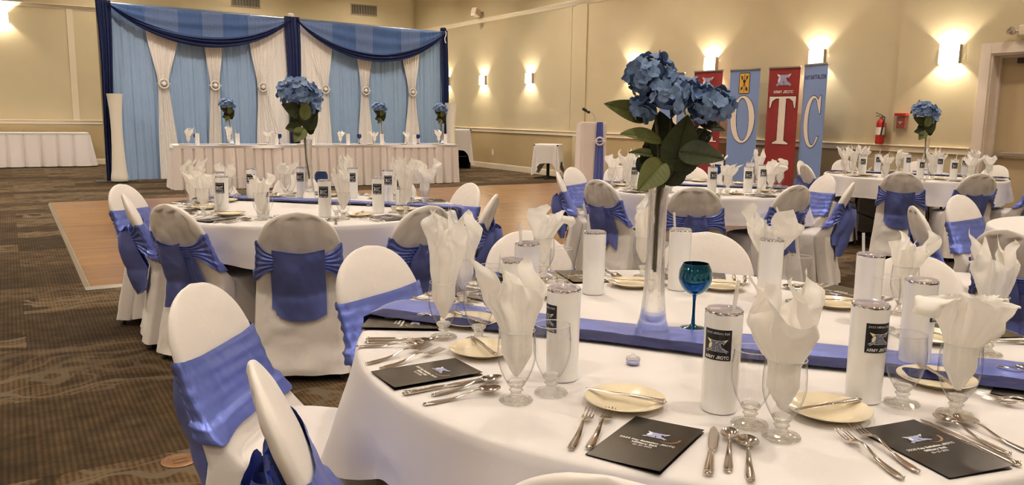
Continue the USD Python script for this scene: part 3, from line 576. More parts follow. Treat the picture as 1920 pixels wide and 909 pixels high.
        P = back_pt(u[None, :] + 0 * v, z, off)
        P[..., 1] -= pinch * 0.012
        sash = obj('sash', grid(P, True), 'satin', t, smooth=True, label='blue satin sash')
        # the bow behind: loop pouch and tails
        def rear_y(x, zq): return -0.195 - 0.160 * np.clip((zq - 0.45) / 0.42, 0, 1) - 0.075 * np.clip((0.45 - zq) / 0.42, 0, 1) ** 1.2 - 0.045
        def tail(x0, w0, x1, w1, z0, z1, bulge, nf, slant=0.0, lay=0.0, round_=0.02, seed=0):
            vv = np.linspace(0, 1, 30)[:, None]; uu = np.linspace(-1, 1, 40)[None, :]
            ww = w0 + (w1 - w0) * sm(vv, 0, 0.35); xx = x0 + (x1 - x0) * vv + ww / 2 * uu
            zq = z0 + (z1 - z0) * vv + slant * uu * sm(vv, 0.1, 1) - round_ * (1 - np.abs(uu) ** 2.5) * vv + 0.012 * (1 - uu ** 2) * 0 - 0.018 * (1 - uu * uu) * (1 - vv) 
            o = 0.012 + lay + bulge * np.sin(np.clip(vv, 0, 1) * PI * 0.80 + 0.35) * (1 - np.abs(uu) ** 3) + 0.008 * np.sin(uu * PI * nf + seed + vv * 1.5) * (1 - 0.6 * vv)
            o = o + 0.03 * fb(np.stack([xx * 9, zq * 9, 0 * xx + seed], -1), 1, seed + 50) 
            yy = rear_y(xx, zq) - np.maximum(o, 0.004)
            front = np.stack([xx, yy, zq], -1); back = np.stack([xx * 0.985 + x0 * 0.0, yy + np.minimum(0.006 + bulge * 0.5 * (1 - uu * uu), 0.02), zq + 0.003], -1)
            return cat_([grid(front), grid(back), grid(np.stack([front[-1], back[-1]])), grid(np.stack([front[:, 0], back[:, 0]])), grid(np.stack([front[:, -1], back[:, -1]]))])
        S = variant
        if variant == 0:
            parts = [tail(0.0, 0.25, 0.005, 0.245, 0.680, 0.345, 0.040, 1.2, 0.0, 0.010, 0.030, 1), tail(-0.03, 0.21, -0.035, 0.21, 0.64, 0.375, 0.012, 1.0, 0, -0.004, 0.01, 2)]
        elif variant == 1:
            parts = [tail(-0.03, 0.16, -0.055, 0.19, 0.668, 0.325, 0.030, 1.0, 0.025, 0.012, 0.01, 3), tail(0.06, 0.10, 0.075, 0.12, 0.65, 0.36, 0.018, 1.3, -0.03, -0.002, 0.0, 4)]
        elif variant == 2:
            parts = [tail(0.015, 0.125, 0.01, 0.185, 0.668, 0.40, 0.030, 1.1, -0.01, 0.012, 0.012, 5), tail(-0.03, 0.10, -0.06, 0.15, 0.65, 0.43, 0.015, 1.4, 0.02, -0.003, 0.0, 6)]
        else:
            parts = [tail(0.02, 0.17, 0.03, 0.20, 0.675, 0.31, 0.095, 1.3, 0.03, 0.014, 0.02, 7), tail(-0.05, 0.11, -0.08, 0.13, 0.66, 0.36, 0.055, 1.0, -0.02, 0.0, 0.0, 8)]
        for kx, pm in enumerate(parts): obj('bow_tail' if kx else 'bow_loop', pm, 'satin', sash, smooth=True)
        return t
    return Kind(build)
CHAIR = [make_chair(i) for i in range(4)]
def chair(key, bx_, by_, var, label, rtop=0.35, turn=0.0):
    """bx_, by_: where the top of the chair back stands; the chair faces the middle of its table."""
    c = TABLES[key][0]; a = math.atan2(c[1] - by_, c[0] - bx_) + turn
    CHAIR[var].put((bx_ + rtop * math.cos(a), by_ + rtop * math.sin(a), 0.0), a - PI / 2, label, 'white covered banquet chairs with blue sashes')
for a in [('front', .398, 2.25, 3, 'white covered chair with blue sash across its front, leaning at the front table, lower left', 0.35, -0.10),
          ('front', .365, 1.455, 3, 'white covered chair seen edge-on with blue bow, nearest the lower left corner', 0.345, -0.22),
          ('front', 1.06, 2.635, 0, 'white covered chair facing forward at the left back of the front table'),
          ('front', 1.784, 2.71, 2, 'white covered chair facing forward behind the front table, behind the flopped napkin'),
          ('front', 2.445, 2.332, 1, 'white covered chair facing forward behind the front table, behind the teal goblet'),
          ('front', 2.72, 1.568, 0, 'white covered chair without visible sash at the right back of the front table'),
          ('front', .640, .762, 2, 'white covered chair back cut off by the bottom edge of the frame'),
          ('left', .583, 5.616, 1, 'white covered chair with sash across its front, far left, on the dance floor'),
          ('left', .530, 4.949, 3, 'white covered chair seen edge-on with hanging bow, leftmost at the left middle table'),
          ('left', .661, 4.32, 1, 'white covered chair seen from behind, bow slung left, at the left middle table'),
          ('left', 1.14, 3.722, 0, 'white covered chair seen from behind with a wide blue pouch bow hanging down'),
          ('left', 1.83, 3.717, 2, 'white covered chair seen from behind at the front right of the left middle table'),
          ('left', 2.73, 4.86, 0, 'white covered chair with sash across its front, right of the left middle table'),
          ('left', 2.47, 4.094, 3, 'white covered chair seen edge-on with dark bow, right of the left middle table'),
          ('left', 2.50, 5.62, 1, 'white covered chair facing forward at the back right of the left middle table'),
          ('left', 1.86, 6.05, 2, 'white covered chair hidden behind the tall vase of the left middle table'),
          ('left', 1.22, 6.03, 0, 'white covered chair facing forward at the back left of the left middle table'),
          ('right', 4.51, 6.068, 0, 'white covered chair with sash across its front, in front of the lectern'),
          ('right', 4.01, 5.60, 3, 'white covered chair seen edge-on with long hanging bow, left of the right middle table'),
          ('right', 3.806, 4.774, 1, 'white covered chair seen from behind, bow to its right, below the big leaves'),
          ('right', 4.043, 3.98, 2, 'white covered chair seen from behind with even bow, right of the glass vase'),
          ('right', 4.90, 3.80, 1, 'white covered chair seen from behind with bow hanging right, front of the right middle table'),
          ('right', 5.56, 3.80, 3, 'white covered chair seen edge-on with dark bow, right front of the right middle table'),
          ('right', 6.10, 4.42, 0, 'white covered chair with tilted sash across its front, right of the right middle table'),
          ('right', 5.80, 5.80, 2, 'white covered chair with sash across its front, below the light blue banner lettered C'),
          ('right', 5.12, 6.12, 1, 'white covered chair facing forward behind the right middle table, under the red banner'),
          ('far', 7.40, 5.66, 2, 'white covered chair seen from behind, leftmost of the far right table'),
          ('far', 7.20, 4.40, 0, 'white covered chair seen from behind with square blue pouch at the far right table'),
          ('far', 7.78, 3.97, 1, 'white covered chair seen from behind with bow hanging left at the far right table'),
          ('far', 9.60, 4.72, 0, 'white covered chair facing forward at the right end of the far right table'),
          ('far', 9.50, 5.60, 1, 'white covered chair facing forward behind the far right table, by its tumblers'),
          ('far', 8.80, 6.17, 2, 'white covered chair facing forward behind the far right table, under the alarm box'),
          ('far', 7.95, 6.15, 3, 'white covered chair at the back left of the far right table'),
          ('far', 8.65, 3.82, 2, 'white covered chair at the front right of the far right table, past the frame edge'),
          ('edge', 5.30, 2.83, 0, 'white covered chair with broad sash across its front, near the right edge'),
          ('edge', 4.32, 2.55, 3, 'white covered chair seen edge-on with dark bow, left of the broad-sashed one'),
          ('edge', 3.76, 1.77, 1, 'white covered chair seen from behind with dark bow at the right edge'),
          ('edge', 6.08, 2.52, 2, 'white covered chair with blue sash cut by the right edge, upper one')]:
    chair(*a)

# ------------------------------------------------------------------ head table, buffet, small tables, lectern
def pleated(pts, z0, z1, pitch, depth, flare=0.0, seed=0, normal=None):
    """A pleated skirt along a polyline of floor points."""
    pts = np.array(pts, float); seg = np.linalg.norm(np.diff(pts, axis=0), axis=1); L = np.r_[0, np.cumsum(seg)]
    n = int(L[-1] / pitch * 12); s = np.linspace(0, L[-1], n)
    x, y = np.interp(s, L, pts[:, 0]), np.interp(s, L, pts[:, 1])
    tx, ty = np.gradient(x), np.gradient(y); nn = np.hypot(tx, ty); nx, ny = ty / nn, -tx / nn
    k = np.ones(9) / 9; nx, ny = np.convolve(np.pad(nx, 4, 'edge'), k, 'valid'), np.convolve(np.pad(ny, 4, 'edge'), k, 'valid')
    rs = np.random.RandomState(seed); rows = []
    w = np.interp(s, np.linspace(0, L[-1], int(L[-1] / pitch / 1.5) + 2), rs.uniform(-0.5, 0.5, int(L[-1] / pitch / 1.5) + 2))
    saw = np.abs(((s / pitch + 0.4 * w) % 1) * 2 - 1); saw = sm(saw, 0.0, 0.35)
    for v in np.linspace(0, 1, 14):
        d = depth * (saw - 0.6) * (0.55 + 0.6 * v) + flare * v + 0.018 * v * np.sin(s * 3.1 + w * 5) + 0.010 * v * w
        rows.append(np.stack([x + nx * d, y + ny * d, z1 + (z0 - z1) * v + 0 * s], -1))
    return grid(np.array(rows))
HA, HB = np.array([2.36, 14.42]), np.array([7.56, 14.02]); HL = np.linalg.norm(HB - HA); HD = (HB - HA) / HL; HN = np.array([-HD[1], HD[0]])     # HN points away from the viewer
def hpt(s, d, z=0.0): q = HA + HD * s + HN * d; return (q[0], q[1], z)
HZ = 0.765; HDEP = 0.76
t = thing('head_table', 'long head table with white cloth and pleated skirt before the backdrop', 'table', (0, 0, 0))
top = Polygon([hpt(0, 0)[:2], hpt(HL, 0)[:2], hpt(HL, HDEP)[:2], hpt(0, HDEP)[:2]])
obj('tabletop', extrude(top.buffer(-0.01), 0.02, HZ - 0.024), 'dark_leg', t)
obj('cloth_top', extrude(top.buffer(0.012, join_style=1), 0.004, HZ - 0.004), 'cloth', t)
edge = [hpt(0, HDEP)[:2], hpt(-0.012, -0.0)[:2], hpt(HL + 0.012, -0.0)[:2], hpt(HL, HDEP)[:2]]
obj('cloth_edge', pleated([hpt(-0.016, HDEP)[:2], hpt(-0.016, -0.016)[:2], hpt(HL + 0.016, -0.016)[:2], hpt(HL + 0.016, HDEP)[:2]], HZ - 0.055, HZ - 0.004, 0.5, 0.004, 0.002, 3), 'cloth', t, smooth=True)
obj('skirt', pleated([hpt(-0.01, HDEP)[:2], hpt(-0.01, -0.01)[:2], hpt(HL + 0.01, -0.01)[:2], hpt(HL + 0.01, HDEP)[:2]], 0.012, HZ - 0.05, 0.165, 0.060, 0.05, 4), 'skirt_cloth', t, smooth=True)
for s in (0.3, HL * 0.34, HL * 0.66, HL - 0.3):
    for d in (0.12, HDEP - 0.12): q = hpt(s, d); obj('leg', tube([(q[0], q[1], 0), (q[0], q[1], HZ - 0.025)], 0.015), 'dark_leg', t)
t = thing('buffet_table', 'long skirted buffet table along the panelled wall at far left', 'table', (0, 0, 0))
obj('tabletop', rbox(-4.0, 1.62, 21.42, 22.08, 0.745, 0.800, 0.006), 'cloth', t)
obj('skirt', pleated([(-4.01, 22.05), (-4.01, 21.41), (1.63, 21.41), (1.63, 22.05)], 0.02, 0.75, 0.34, 0.085, 0.09, 8), 'skirt_cloth', t, smooth=True)
for x in (-3.6, -1.2, 1.3):
    for y in (21.52, 21.98): obj('leg', tube([(x, y, 0), (x, y, 0.745)], 0.015), 'dark_leg', t)
def square_cloth(hx, hy, z, drop, seed, cornerdrop):
    """A square cloth over a rectangular or round top of half sizes hx, hy: corners hang lowest."""
    n = 160; a = np.arange(n) / n * 2 * PI; e = 2 / 6.0; rs = np.random.RandomState(seed); ph = rs.rand(4) * 6.28
    cx, cy = np.sign(np.cos(a)) * np.abs(np.cos(a)) ** e, np.sign(np.sin(a)) * np.abs(np.sin(a)) ** e
    corner = np.abs(np.sin(2 * a)) ** 1.5
    D = drop + (cornerdrop - drop) * corner + 0.03 * np.sin(5 * a + ph[0])
    rings = [np.stack([hx * r * cx, hy * r * cy, np.full(n, z)], -1) for r in (0.05, 0.5, 0.96)]
    for q in np.linspace(0, 1, 12):
        o = 0.008 + q * (0.012 + 0.045 * corner ** 2 + 0.022 * np.sin(12 * a + ph[1]) * (0.4 + 0.6 * corner))
        rings.append(np.stack([(hx + o) * cx, (hy + o) * cy, z - 0.008 - D * q], -1))
    g = grid(np.array(rings), True); c = len(g.vertices)
    return trimesh.Trimesh(np.vstack([g.vertices, [[0, 0, z]]]), np.vstack([g.faces, [[c, i, (i + 1) % n] for i in range(n)]]), process=False)
t = thing('service_table', 'tall dark service stand half under a white cloth beside the head table', 'table', (9.55, 18.0, 0), 0.1)
obj('top', rbox(-0.42, 0.42, -0.28, 0.28, 0.965, 0.992, 0.004), 'dark_leg', t)
obj('shelf', rbox(-0.385, 0.385, -0.26, 0.26, 0.30, 0.32, 0.003), 'dark_leg', t); obj('back_panel', rbox(-0.41, 0.41, 0.24, 0.26, 0.0, 0.965, 0.003), 'dark_leg', t)
for sx in (-1, 1):
    obj('side_panel', rbox(sx * 0.40 - 0.012, sx * 0.40 + 0.012, -0.26, 0.2395, 0.0, 0.964, 0.003), 'dark_leg', t)
o = obj('tablecloth', xf(square_cloth(0.43, 0.29, 1.0, 0.52, 5, 0.90), (9.55, 18.0, 0), rz=0.1), 'cloth', None, True); setdata(o, 'white cloth draped over the tall service stand beside the head table', 'tablecloth')
t = thing('cocktail_table', 'small square pedestal table under a white cloth by the wall', 'table', (9.98, 14.3, 0), 0.75)
obj('top', rbox(-0.27, 0.27, -0.27, 0.27, 0.72, 0.745, 0.004), 'dark_leg', t)
obj('column', tube([(0, 0, 0.03), (0, 0, 0.72)], 0.035, 14), 'black_plastic', t, smooth=True)
for k in range(4): obj('foot', loft([(0, 0, 0.045), (0.15 * math.cos(k * PI / 2), 0.15 * math.sin(k * PI / 2), 0.03), (0.32 * math.cos(k * PI / 2), 0.32 * math.sin(k * PI / 2), 0.014)], [0.03, 0.026, 0.018], [0.02, 0.016, 0.012]), 'black_plastic', t, smooth=True)
o = obj('tablecloth', xf(square_cloth(0.278, 0.278, 0.755, 0.40, 9, 0.68), (9.98, 14.3, 0), rz=0.75), 'cloth', None, True); setdata(o, 'white square cloth with pointed corners over the small pedestal table', 'tablecloth')

LEC = np.array([8.36, 10.72]); la = math.atan2(-LEC[1], -LEC[0]) + PI / 2 + 0.22
t = thing('lectern', 'white cloth-covered lectern with a gooseneck microphone', 'lectern', (LEC[0], LEC[1], 0), la)
W2, D2, LH = 0.215, 0.20, 1.245
obj('body', rbox(-W2 + 0.03, W2 - 0.03, -D2 + 0.03, D2 - 0.03, 0.01, LH - 0.04, 0.01), 'dark_leg', t)
def lec_cover():
    n = 120; a = np.arange(n) / n * 2 * PI; e = 2 / 9.0; cx, cy = np.sign(np.cos(a)) * np.abs(np.cos(a)) ** e, np.sign(np.sin(a)) * np.abs(np.sin(a)) ** e; rings = []
    for r in (0.05, 0.6, 0.97): rings.append(np.stack([(W2 + 0.006) * r * cx, (D2 + 0.006) * r * cy, np.full(n, LH) - 0.02 * r * cy], -1))
    for q in np.linspace(0, 1, 40):
        z = LH - 0.006 - (LH - 0.03) * q; cr = sum(0.004 * np.exp(-((z - zc) / 0.006) ** 2) for zc in (1.09, 0.86, 0.62, 0.38))
        o = 0.007 + 0.022 * q + cr + 0.008 * q * np.sin(7 * a + 1)
        rings.append(np.stack([(W2 + o) * cx, (D2 + o) * cy, z - 0.02 * (1 - q) * cy], -1))
    g = grid(np.array(rings), True); c = len(g.vertices)
    return trimesh.Trimesh(np.vstack([g.vertices, [[0, 0, LH]]]), np.vstack([g.faces, [[c, i, (i + 1) % n] for i in range(n)]]), process=False)
obj('cloth_cover', lec_cover(), 'skirt_cloth', t, smooth=50)
neck = spline([(0.05, 0.02, LH), (0.06, 0.02, LH + 0.08), (0.02, 0.02, LH + 0.15), (-0.08, 0.01, LH + 0.19)], 20)
obj('gooseneck', tube(neck, 0.006, 8), 'brushed_metal', t, smooth=True)
mic = obj('microphone', loft([(-0.07, 0.01, LH + 0.185), (-0.10, 0.005, LH + 0.205), (-0.15, 0, LH + 0.235), (-0.165, 0, LH + 0.245)], [0.012, 0.024, 0.026, 0.014], [0.012, 0.024, 0.026, 0.014]), 'black_plastic', t, smooth=True)
obj('mic_clip', rbox(-0.075, -0.035, -0.02, 0.045, LH + 0.16, LH + 0.205, 0.006), 'black_plastic', t)
def sash_strip(z0, z1, w0, w1, seed, pin=None):
    v = np.linspace(0, 1, 40)[:, None]; u = np.linspace(-1, 1, 30)[None, :]; z = z0 + (z1 - z0) * v
    w = w0 + (w1 - w0) * v + 0 * u
    yq = -D2 - 0.014 - 0.02 * v - 0.012 - 0.010 * np.sin(u * PI * 2.6 + seed + v * 2) - 0.02 * (fb(np.stack([u * 2 + 0 * v, z * 7 + 0 * u, 0 * u * v + seed], -1), 1, seed) + 0.3)
    return grid(np.stack([0.09 + w / 2 * u, yq, z + 0.012 * np.sin(u * 3 + seed) * v], -1))
ls = obj('blue_sash', sash_strip(LH + 0.02, 0.30, 0.105, 0.17, 4), 'satin', t, smooth=True, label='periwinkle satin sash down the front')
obj('sash_ring', xf(ring(0.062, 0.014), (0.09, -D2 - 0.062, 0.95)), 'white_vase', ls, smooth=True)
obj('ring_pin', loft([(-0.02, -D2 - 0.07, 0.95), (-0.01, -D2 - 0.07, 0.95), (0.19, -D2 - 0.07, 0.95), (0.20, -D2 - 0.07, 0.95)], [0.003, 0.006, 0.006, 0.003], [0.003, 0.006, 0.006, 0.003], 8), 'white_vase', ls)

# ------------------------------------------------------------------ lettering, emblem, banners
def serif_T(w, h):
    s, st, b = 0.13 * w, 0.10 * w, 0.035 * h
    top = Polygon([(-w / 2, h), (w / 2, h), (w / 2 * 0.98, h * 0.76), (w / 2 * 0.90, h * 0.76), (w / 2 * 0.78, h * 0.90), (w / 2 * 0.5, h - b * 1.2), (-w / 2 * 0.5, h - b * 1.2), (-w / 2 * 0.78, h * 0.90), (-w / 2 * 0.90, h * 0.76), (-w / 2 * 0.98, h * 0.76)])
    return unary_union([top, sbox(-s, 0, s, h), Polygon([(-s * 2.3, 0), (s * 2.3, 0), (s * 2.3, b * 0.7), (s, b * 2.2), (-s, b * 2.2), (-s * 2.3, b * 0.7)])])
def ell(cx, cy, rx, ry): return affinity.scale(Point(cx, cy).buffer(1, 48), rx, ry)
def serif_O(w, h): return ell(0, h / 2, w / 2, h / 2).difference(affinity.rotate(ell(0, h / 2, w * 0.27, h * 0.455), 4))
def serif_C(w, h):
    o = ell(0, h / 2, w / 2, h / 2).difference(ell(w * 0.06, h / 2, w * 0.31, h * 0.455))
    o = o.difference(sbox(w * 0.17, h * 0.22, w, h * 0.74))
    return unary_union([o, Polygon([(w * 0.38, h * 1.0), (w * 0.44, h * 1.0), (w * 0.44, h * 0.66), (w * 0.39, h * 0.66), (w * 0.22, h * 0.86)])])
def serif_R(w, h):
    b = 0.04 * h; s = 0.26 * w
    bowl = ell(0.0, h * 0.74, w * 0.42, h * 0.26).difference(ell(-0.02 * w, h * 0.74, w * 0.20, h * 0.205)); bowl = unary_union([bowl.intersection(sbox(-w * 0.1, 0, w, h)), sbox(-w * 0.3, h - b, 0, h), sbox(-w * 0.3, h * 0.48, 0, h * 0.48 + b)])
    return unary_union([sbox(-w * 0.38, 0, -w * 0.38 + s, h), sbox(-w * 0.5, 0, 0.0, b), sbox(-w * 0.5, h - b, 0, h), bowl, Polygon([(-w * 0.05, h * 0.5), (w * 0.17, h * 0.5), (w * 0.42, 0.02 * h), (w * 0.56, 0.03 * h), (w * 0.56, 0), (w * 0.22, 0)])])
def serif_J(w, h):
    b = 0.04 * h; s = 0.28 * w
    hook = ell(-0.02 * w, h * 0.14, w * 0.36, h * 0.16).difference(ell(-0.06 * w, h * 0.17, w * 0.2, h * 0.12)).intersection(sbox(-w, -h, w, h * 0.16))
    return unary_union([sbox(w * 0.06, h * 0.13, w * 0.06 + s, h), sbox(-w * 0.14, h - b, w * 0.5, h), hook, ell(-w * 0.26, h * 0.14, w * 0.12, h * 0.05)])
def slab_K(w=1.0, h=1.0, grow=0.0):
    s = 0.24 * w; f = 0.14 * h; x0 = -0.5 * w
    g = [sbox(x0 + 0.06 * w, -0.5 * h, x0 + 0.06 * w + s, 0.5 * h), sbox(x0, 0.5 * h - f, x0 + 0.36 * w, 0.5 * h), sbox(x0, -0.5 * h, x0 + 0.36 * w, -0.5 * h + f),
         Polygon([(x0 + 0.28 * w, -0.12 * h), (x0 + 0.28 * w, 0.14 * h), (0.14 * w, 0.5 * h), (0.42 * w, 0.5 * h)]), Polygon([(-0.06 * w, 0.06 * h), (0.12 * w, 0.18 * h), (0.44 * w, -0.5 * h), (0.16 * w, -0.5 * h)]),
         sbox(0.06 * w, 0.5 * h - f, 0.5 * w, 0.5 * h), sbox(0.08 * w, -0.5 * h, 0.54 * w, -0.5 * h + f)]
    return unary_union(g).buffer(grow, join_style=2)
def emblem():
    """[(name, polygon, ink, layer)] in a square of about -1..1: a slab K before crossed arrows, a feather at its left."""
    def arrow(sx):
        sh = affinity.rotate(sbox(-1.05, -0.045, 0.8, 0.045), 38, origin=(0, 0)); hd = affinity.rotate(Polygon([(0.62, 0.0), (0.50, 0.23), (1.12, 0.0), (0.50, -0.23)]), 38, origin=(0, 0))
        fl = affinity.rotate(unary_union([sbox(-1.12, 0.05, -0.52, 0.13), sbox(-1.12, -0.13, -0.52, -0.05)]), 38, origin=(0, 0))
        return [affinity.scale(q, sx, 1, origin=(0, 0)) for q in (sh, hd, fl)]
    out = []
    for sx in (1, -1):
        sh, hd, fl = arrow(sx); out += [('arrow_shaft', sh, 'ink_slate', 1), ('arrow_head', hd, 'ink_cream', 2), ('arrow_fletching', fl, 'ink_silver', 2)]
    out += [('emblem_outline', affinity.translate(slab_K(0.98, 1.05, 0.075), 0.08, -0.05), 'ink_silver', 3), ('emblem_letter', affinity.translate(slab_K(0.98, 1.05, 0.018), 0.08, -0.05), 'ink_slate', 4)]
    fe = affinity.rotate(ell(-0.52, -0.02, 0.13, 0.34), -12); out += [('feather', fe.buffer(0.06), 'ink_slate', 5), ('feather_vane', fe, 'ink_cream', 6)]
    return out
def place_banner(label, ya, yb, ztop, color, letter, logo=None, xo=0.36, rot=0.0, tag_text=None):
    w = abs(ya - yb); yc = (ya + yb) / 2; xb = XR - xo
    t = thing('letter_banner', label, 'banner', (xb, yc, 0), -PI / 2 + rot)      # local x to the right as seen, local y into the wall
    def panel():
        u = np.linspace(-0.5, 0.5, 16)[None, :] * w; v = np.linspace(0, 1, 24)[:, None]
        y = 0.0004 * np.sin(u * 7 / w + 1) * v * v + 0.0 * u
        f = np.stack([u + 0 * v, y, 0.05 + (ztop - 0.05) * v + 0 * u], -1)
        return cat_([grid(f), grid(f + [0, 0.002, 0])])
    pn = obj('banner_sheet', panel(), color, t, smooth=True)
    def lie(mesh, zc, lay=0):
        v = mesh.vertices; u, z = v[:, 0], v[:, 1] + zc; q = np.clip((z - 0.05) / (ztop - 0.05), 0, 1)
        y = 0.0004 * np.sin(u * 7 / w + 1) * q * q
        return trimesh.Trimesh(np.stack([u, y - 0.0015 - v[:, 2] - 0.0012 * lay, z], -1), mesh.faces, process=False)
    obj('top_rail', rbox(-w / 2 - 0.005, w / 2 + 0.005, -0.012, 0.014, ztop - 0.02, ztop + 0.008, 0.003), 'brushed_metal', t)
    obj('base_stand', rbox(-w / 2 - 0.03, w / 2 + 0.03, -0.10, 0.10, 0.0, 0.075, 0.01), 'black_plastic', t)
    obj('support_pole', tube([(0, 0.03, 0.07), (0, 0.03, ztop)], 0.008), 'brushed_metal', t)
    lw, lh, z0, fn = letter
    poly = fn(lw, lh)
    lt = obj('letter_outline', lie(extrude(poly.buffer(0.009), 0.0008), z0), 'ink_black', pn)
    obj('letter', lie(extrude(poly, 0.0008), z0, 1), 'banner_letter', pn)
    if logo == 'emblem':
        for nm, pg, ink, lay in emblem():
            ink = {'ink_cream': 'ink_white', 'ink_slate': 'ink_lilac'}.get(ink, ink)
            obj(nm, lie(extrude(affinity.scale(pg, 0.155, 0.13, origin=(0, 0)), 0.0006), ztop - 0.19, lay), ink, pn)
        tm = meshkit.text_mesh('ARMY JROTC', 0.042, 0.0008, True); tm.apply_translation((-tm.bounds.mean(0)[0], -0.02, 0)); obj('lettering', lie(tm, ztop - 0.375), 'ink_white', pn)
    elif logo == 'badge':
        bw, bh = 0.088, 0.145; bz = ztop - 0.225
        rr = sbox(-bw, -bh, bw, bh).buffer(0.012)
        obj('badge_border', lie(extrude(rr.buffer(0.012), 0.0006), bz), 'ink_black', pn); obj('badge_field', lie(extrude(rr, 0.0006), bz, 1), 'ink_gold', pn)
        fig = [sbox(-0.0045, -bh, 0.0045, bh), affinity.rotate(sbox(-0.0045, -bh, 0.0045, bh), 32, origin=(0, 0)), affinity.rotate(sbox(-0.0045, -bh, 0.0045, bh), -32, origin=(0, 0)), ell(0, 0.03, 0.026, 0.03), ell(-0.048, 0.09, 0.02, 0.028).difference(ell(-0.048, 0.09, 0.008, 0.014)), ell(0.048, -0.09, 0.022, 0.03), ell(-0.05, -0.08, 0.018, 0.022), ell(0.05, 0.09, 0.014, 0.03)]
        obj('badge_figures', lie(extrude(unary_union(fig).intersection(rr), 0.0006), bz, 2), 'ink_black', pn)
    elif logo == 'text':
        tm = meshkit.text_mesh('KAY BATTALION', 0.058, 0.0008, True); tm.vertices[:, 0] *= 0.80 * w / (tm.bounds[1][0] - tm.bounds[0][0]) * 1.12; tm.apply_translation((-tm.bounds.mean(0)[0], 0, 0)); obj('lettering', lie(tm, ztop - 0.22), 'ink_navy', pn)
        st = meshkit.text_mesh('ARMY JROTC', 0.05, 0.0008, False); st.vertices[:, 0] *= 0.7 * w / (st.bounds[1][0] - st.bounds[0][0]); st.apply_translation((-st.bounds.mean(0)[0], 0, 0)) 
    return t
place_banner('light blue banner standing mostly hidden behind the bouquet leaves', 11.02, 10.42, 2.15, 'banner_blue', (0.46, 0.76, 0.96, serif_J))
place_banner('dark red banner with crossed-arrow emblem, partly hidden by the bouquet', 10.18, 9.53, 2.155, 'banner_red', (0.46, 0.76, 0.96, serif_R), 'emblem')
place_banner('light blue banner with gold badge and a white letter O', 9.36, 8.74, 2.15, 'banner_blue', (0.50, 0.76, 0.965, serif_O), 'badge')
place_banner('dark red banner with emblem and a white letter T', 8.56, 7.98, 2.15, 'banner_red', (0.50, 0.73, 0.975, serif_T), 'emblem')
place_banner('light blue banner with a white letter C, rightmost of the row', 7.95, 7.40, 2.17, 'banner_blue', (0.40, 0.76, 0.945, serif_C), 'text', 0.40, -0.30)

# ------------------------------------------------------------------ tabletop things
CLOTH = TZ + 0.0012
def bend(mesh, r):
    """Wraps a flat mesh (x across, y up, z out) round a cylinder of radius r about z, centred on -y."""
    v = mesh.vertices; a = v[:, 0] / r; q = r + v[:, 2]
    return trimesh.Trimesh(np.stack([q * np.sin(a), -q * np.cos(a), v[:, 1]], -1), mesh.faces, process=False)
def strip_poly(poly, h, z, step=0.006):
    """Extrusion cut into narrow strips so that it bends smoothly."""
    x0, _, x1, _ = poly.bounds; out = []
    for x in np.arange(x0, x1, step):
        g = poly.intersection(sbox(x, -9, min(x + step, x1), 9))
        if not g.is_empty: out.append(extrude(g, h, z))
    return cat_(out)
TUH = 0.205
def make_tumbler(straw, lean, detail):
    def build(label, loc, rotz, group):
        t = thing('tumbler', label, 'tumbler', loc, rotz, group)
        obj('body', lathe([(0, 0), (0.0325, 0), (0.0345, 0.002), (0.0352, 0.006), (0.0375, TUH - 0.006), (0.0368, TUH - 0.004), (0, TUH - 0.004)], 48), 'tumbler_white', t, smooth=35)
        ld = obj('lid', lathe([(0.0, TUH - 0.001), (0.0295, TUH - 0.001), (0.0315, TUH + 0.0032), (0.0345, TUH + 0.0040), (0.0352, TUH + 0.001)], 48), 'lid_plastic', t, smooth=30)
        obj('steel_rim', lathe([(0.0352, TUH + 0.0012), (0.0372, TUH + 0.0008), (0.0376, TUH - 0.0012), (0.0374, TUH - 0.0042), (0.0365, TUH - 0.0045)], 48), 'chrome', ld, smooth=True)
        obj('lid_slider', add([rbox(-0.010, 0.010, 0.004, 0.024, TUH - 0.0015, TUH + 0.004, 0.002), rbox(-0.022, 0.022, -0.022, -0.004, TUH - 0.0015, TUH + 0.0015, 0.001)]), 'clear_plastic', ld)
        if straw:
            b = np.array([0.014, 0.014, TUH - 0.003]); e = b + np.array([lean[0], lean[1], 0.062])
            pts = np.array([b + (e - b) * q for q in np.linspace(0, 1, 6)]); obj('straw', tube(pts, 0.0042, 12), 'straw_plastic', t, smooth=True)
        R = 0.0378; H = 0.061; W = 0.056; zc = TUH - 0.0625
        lb = obj('label_panel', xf(bend(strip_poly(sbox(-W / 2, -H / 2, W / 2, H / 2), 0.0003, 0.0), R - 0.0004), (0, 0, zc)), 'label_black', t, label='black emblem label')
        s = 0.0235
        for nm, pg, ink, lay in emblem():
            g = affinity.translate(affinity.scale(pg, s * 1.02, s * 0.80, origin=(0, 0)), 0, -0.001).intersection(sbox(-W / 2 + 0.0008, -H / 2, W / 2 - 0.0008, H / 2))
            obj(nm, xf(bend(strip_poly(g, 0.00018, 0.0002 + 0.00018 * lay, 0.008), R - 0.0002), (0, 0, zc)), ink, lb)
        for txt, hh, y0, wd in (('2025 Military Ball', 0.0042, 0.0215, 0.048), ('ARMY JROTC', 0.0062, -0.0275, 0.048)):
            tm = meshkit.text_mesh(txt, hh, 0.0002, True); tm.vertices[:, 0] *= wd / (tm.bounds[1][0] - tm.bounds[0][0]); tm.apply_translation((-tm.bounds.mean(0)[0], y0, 0.0006))
            obj('lettering', xf(bend(tm, R - 0.0002), (0, 0, zc)), 'ink_silver' if hh < 0.005 else 'ink_white', lb)
        return t
    return Kind(build)
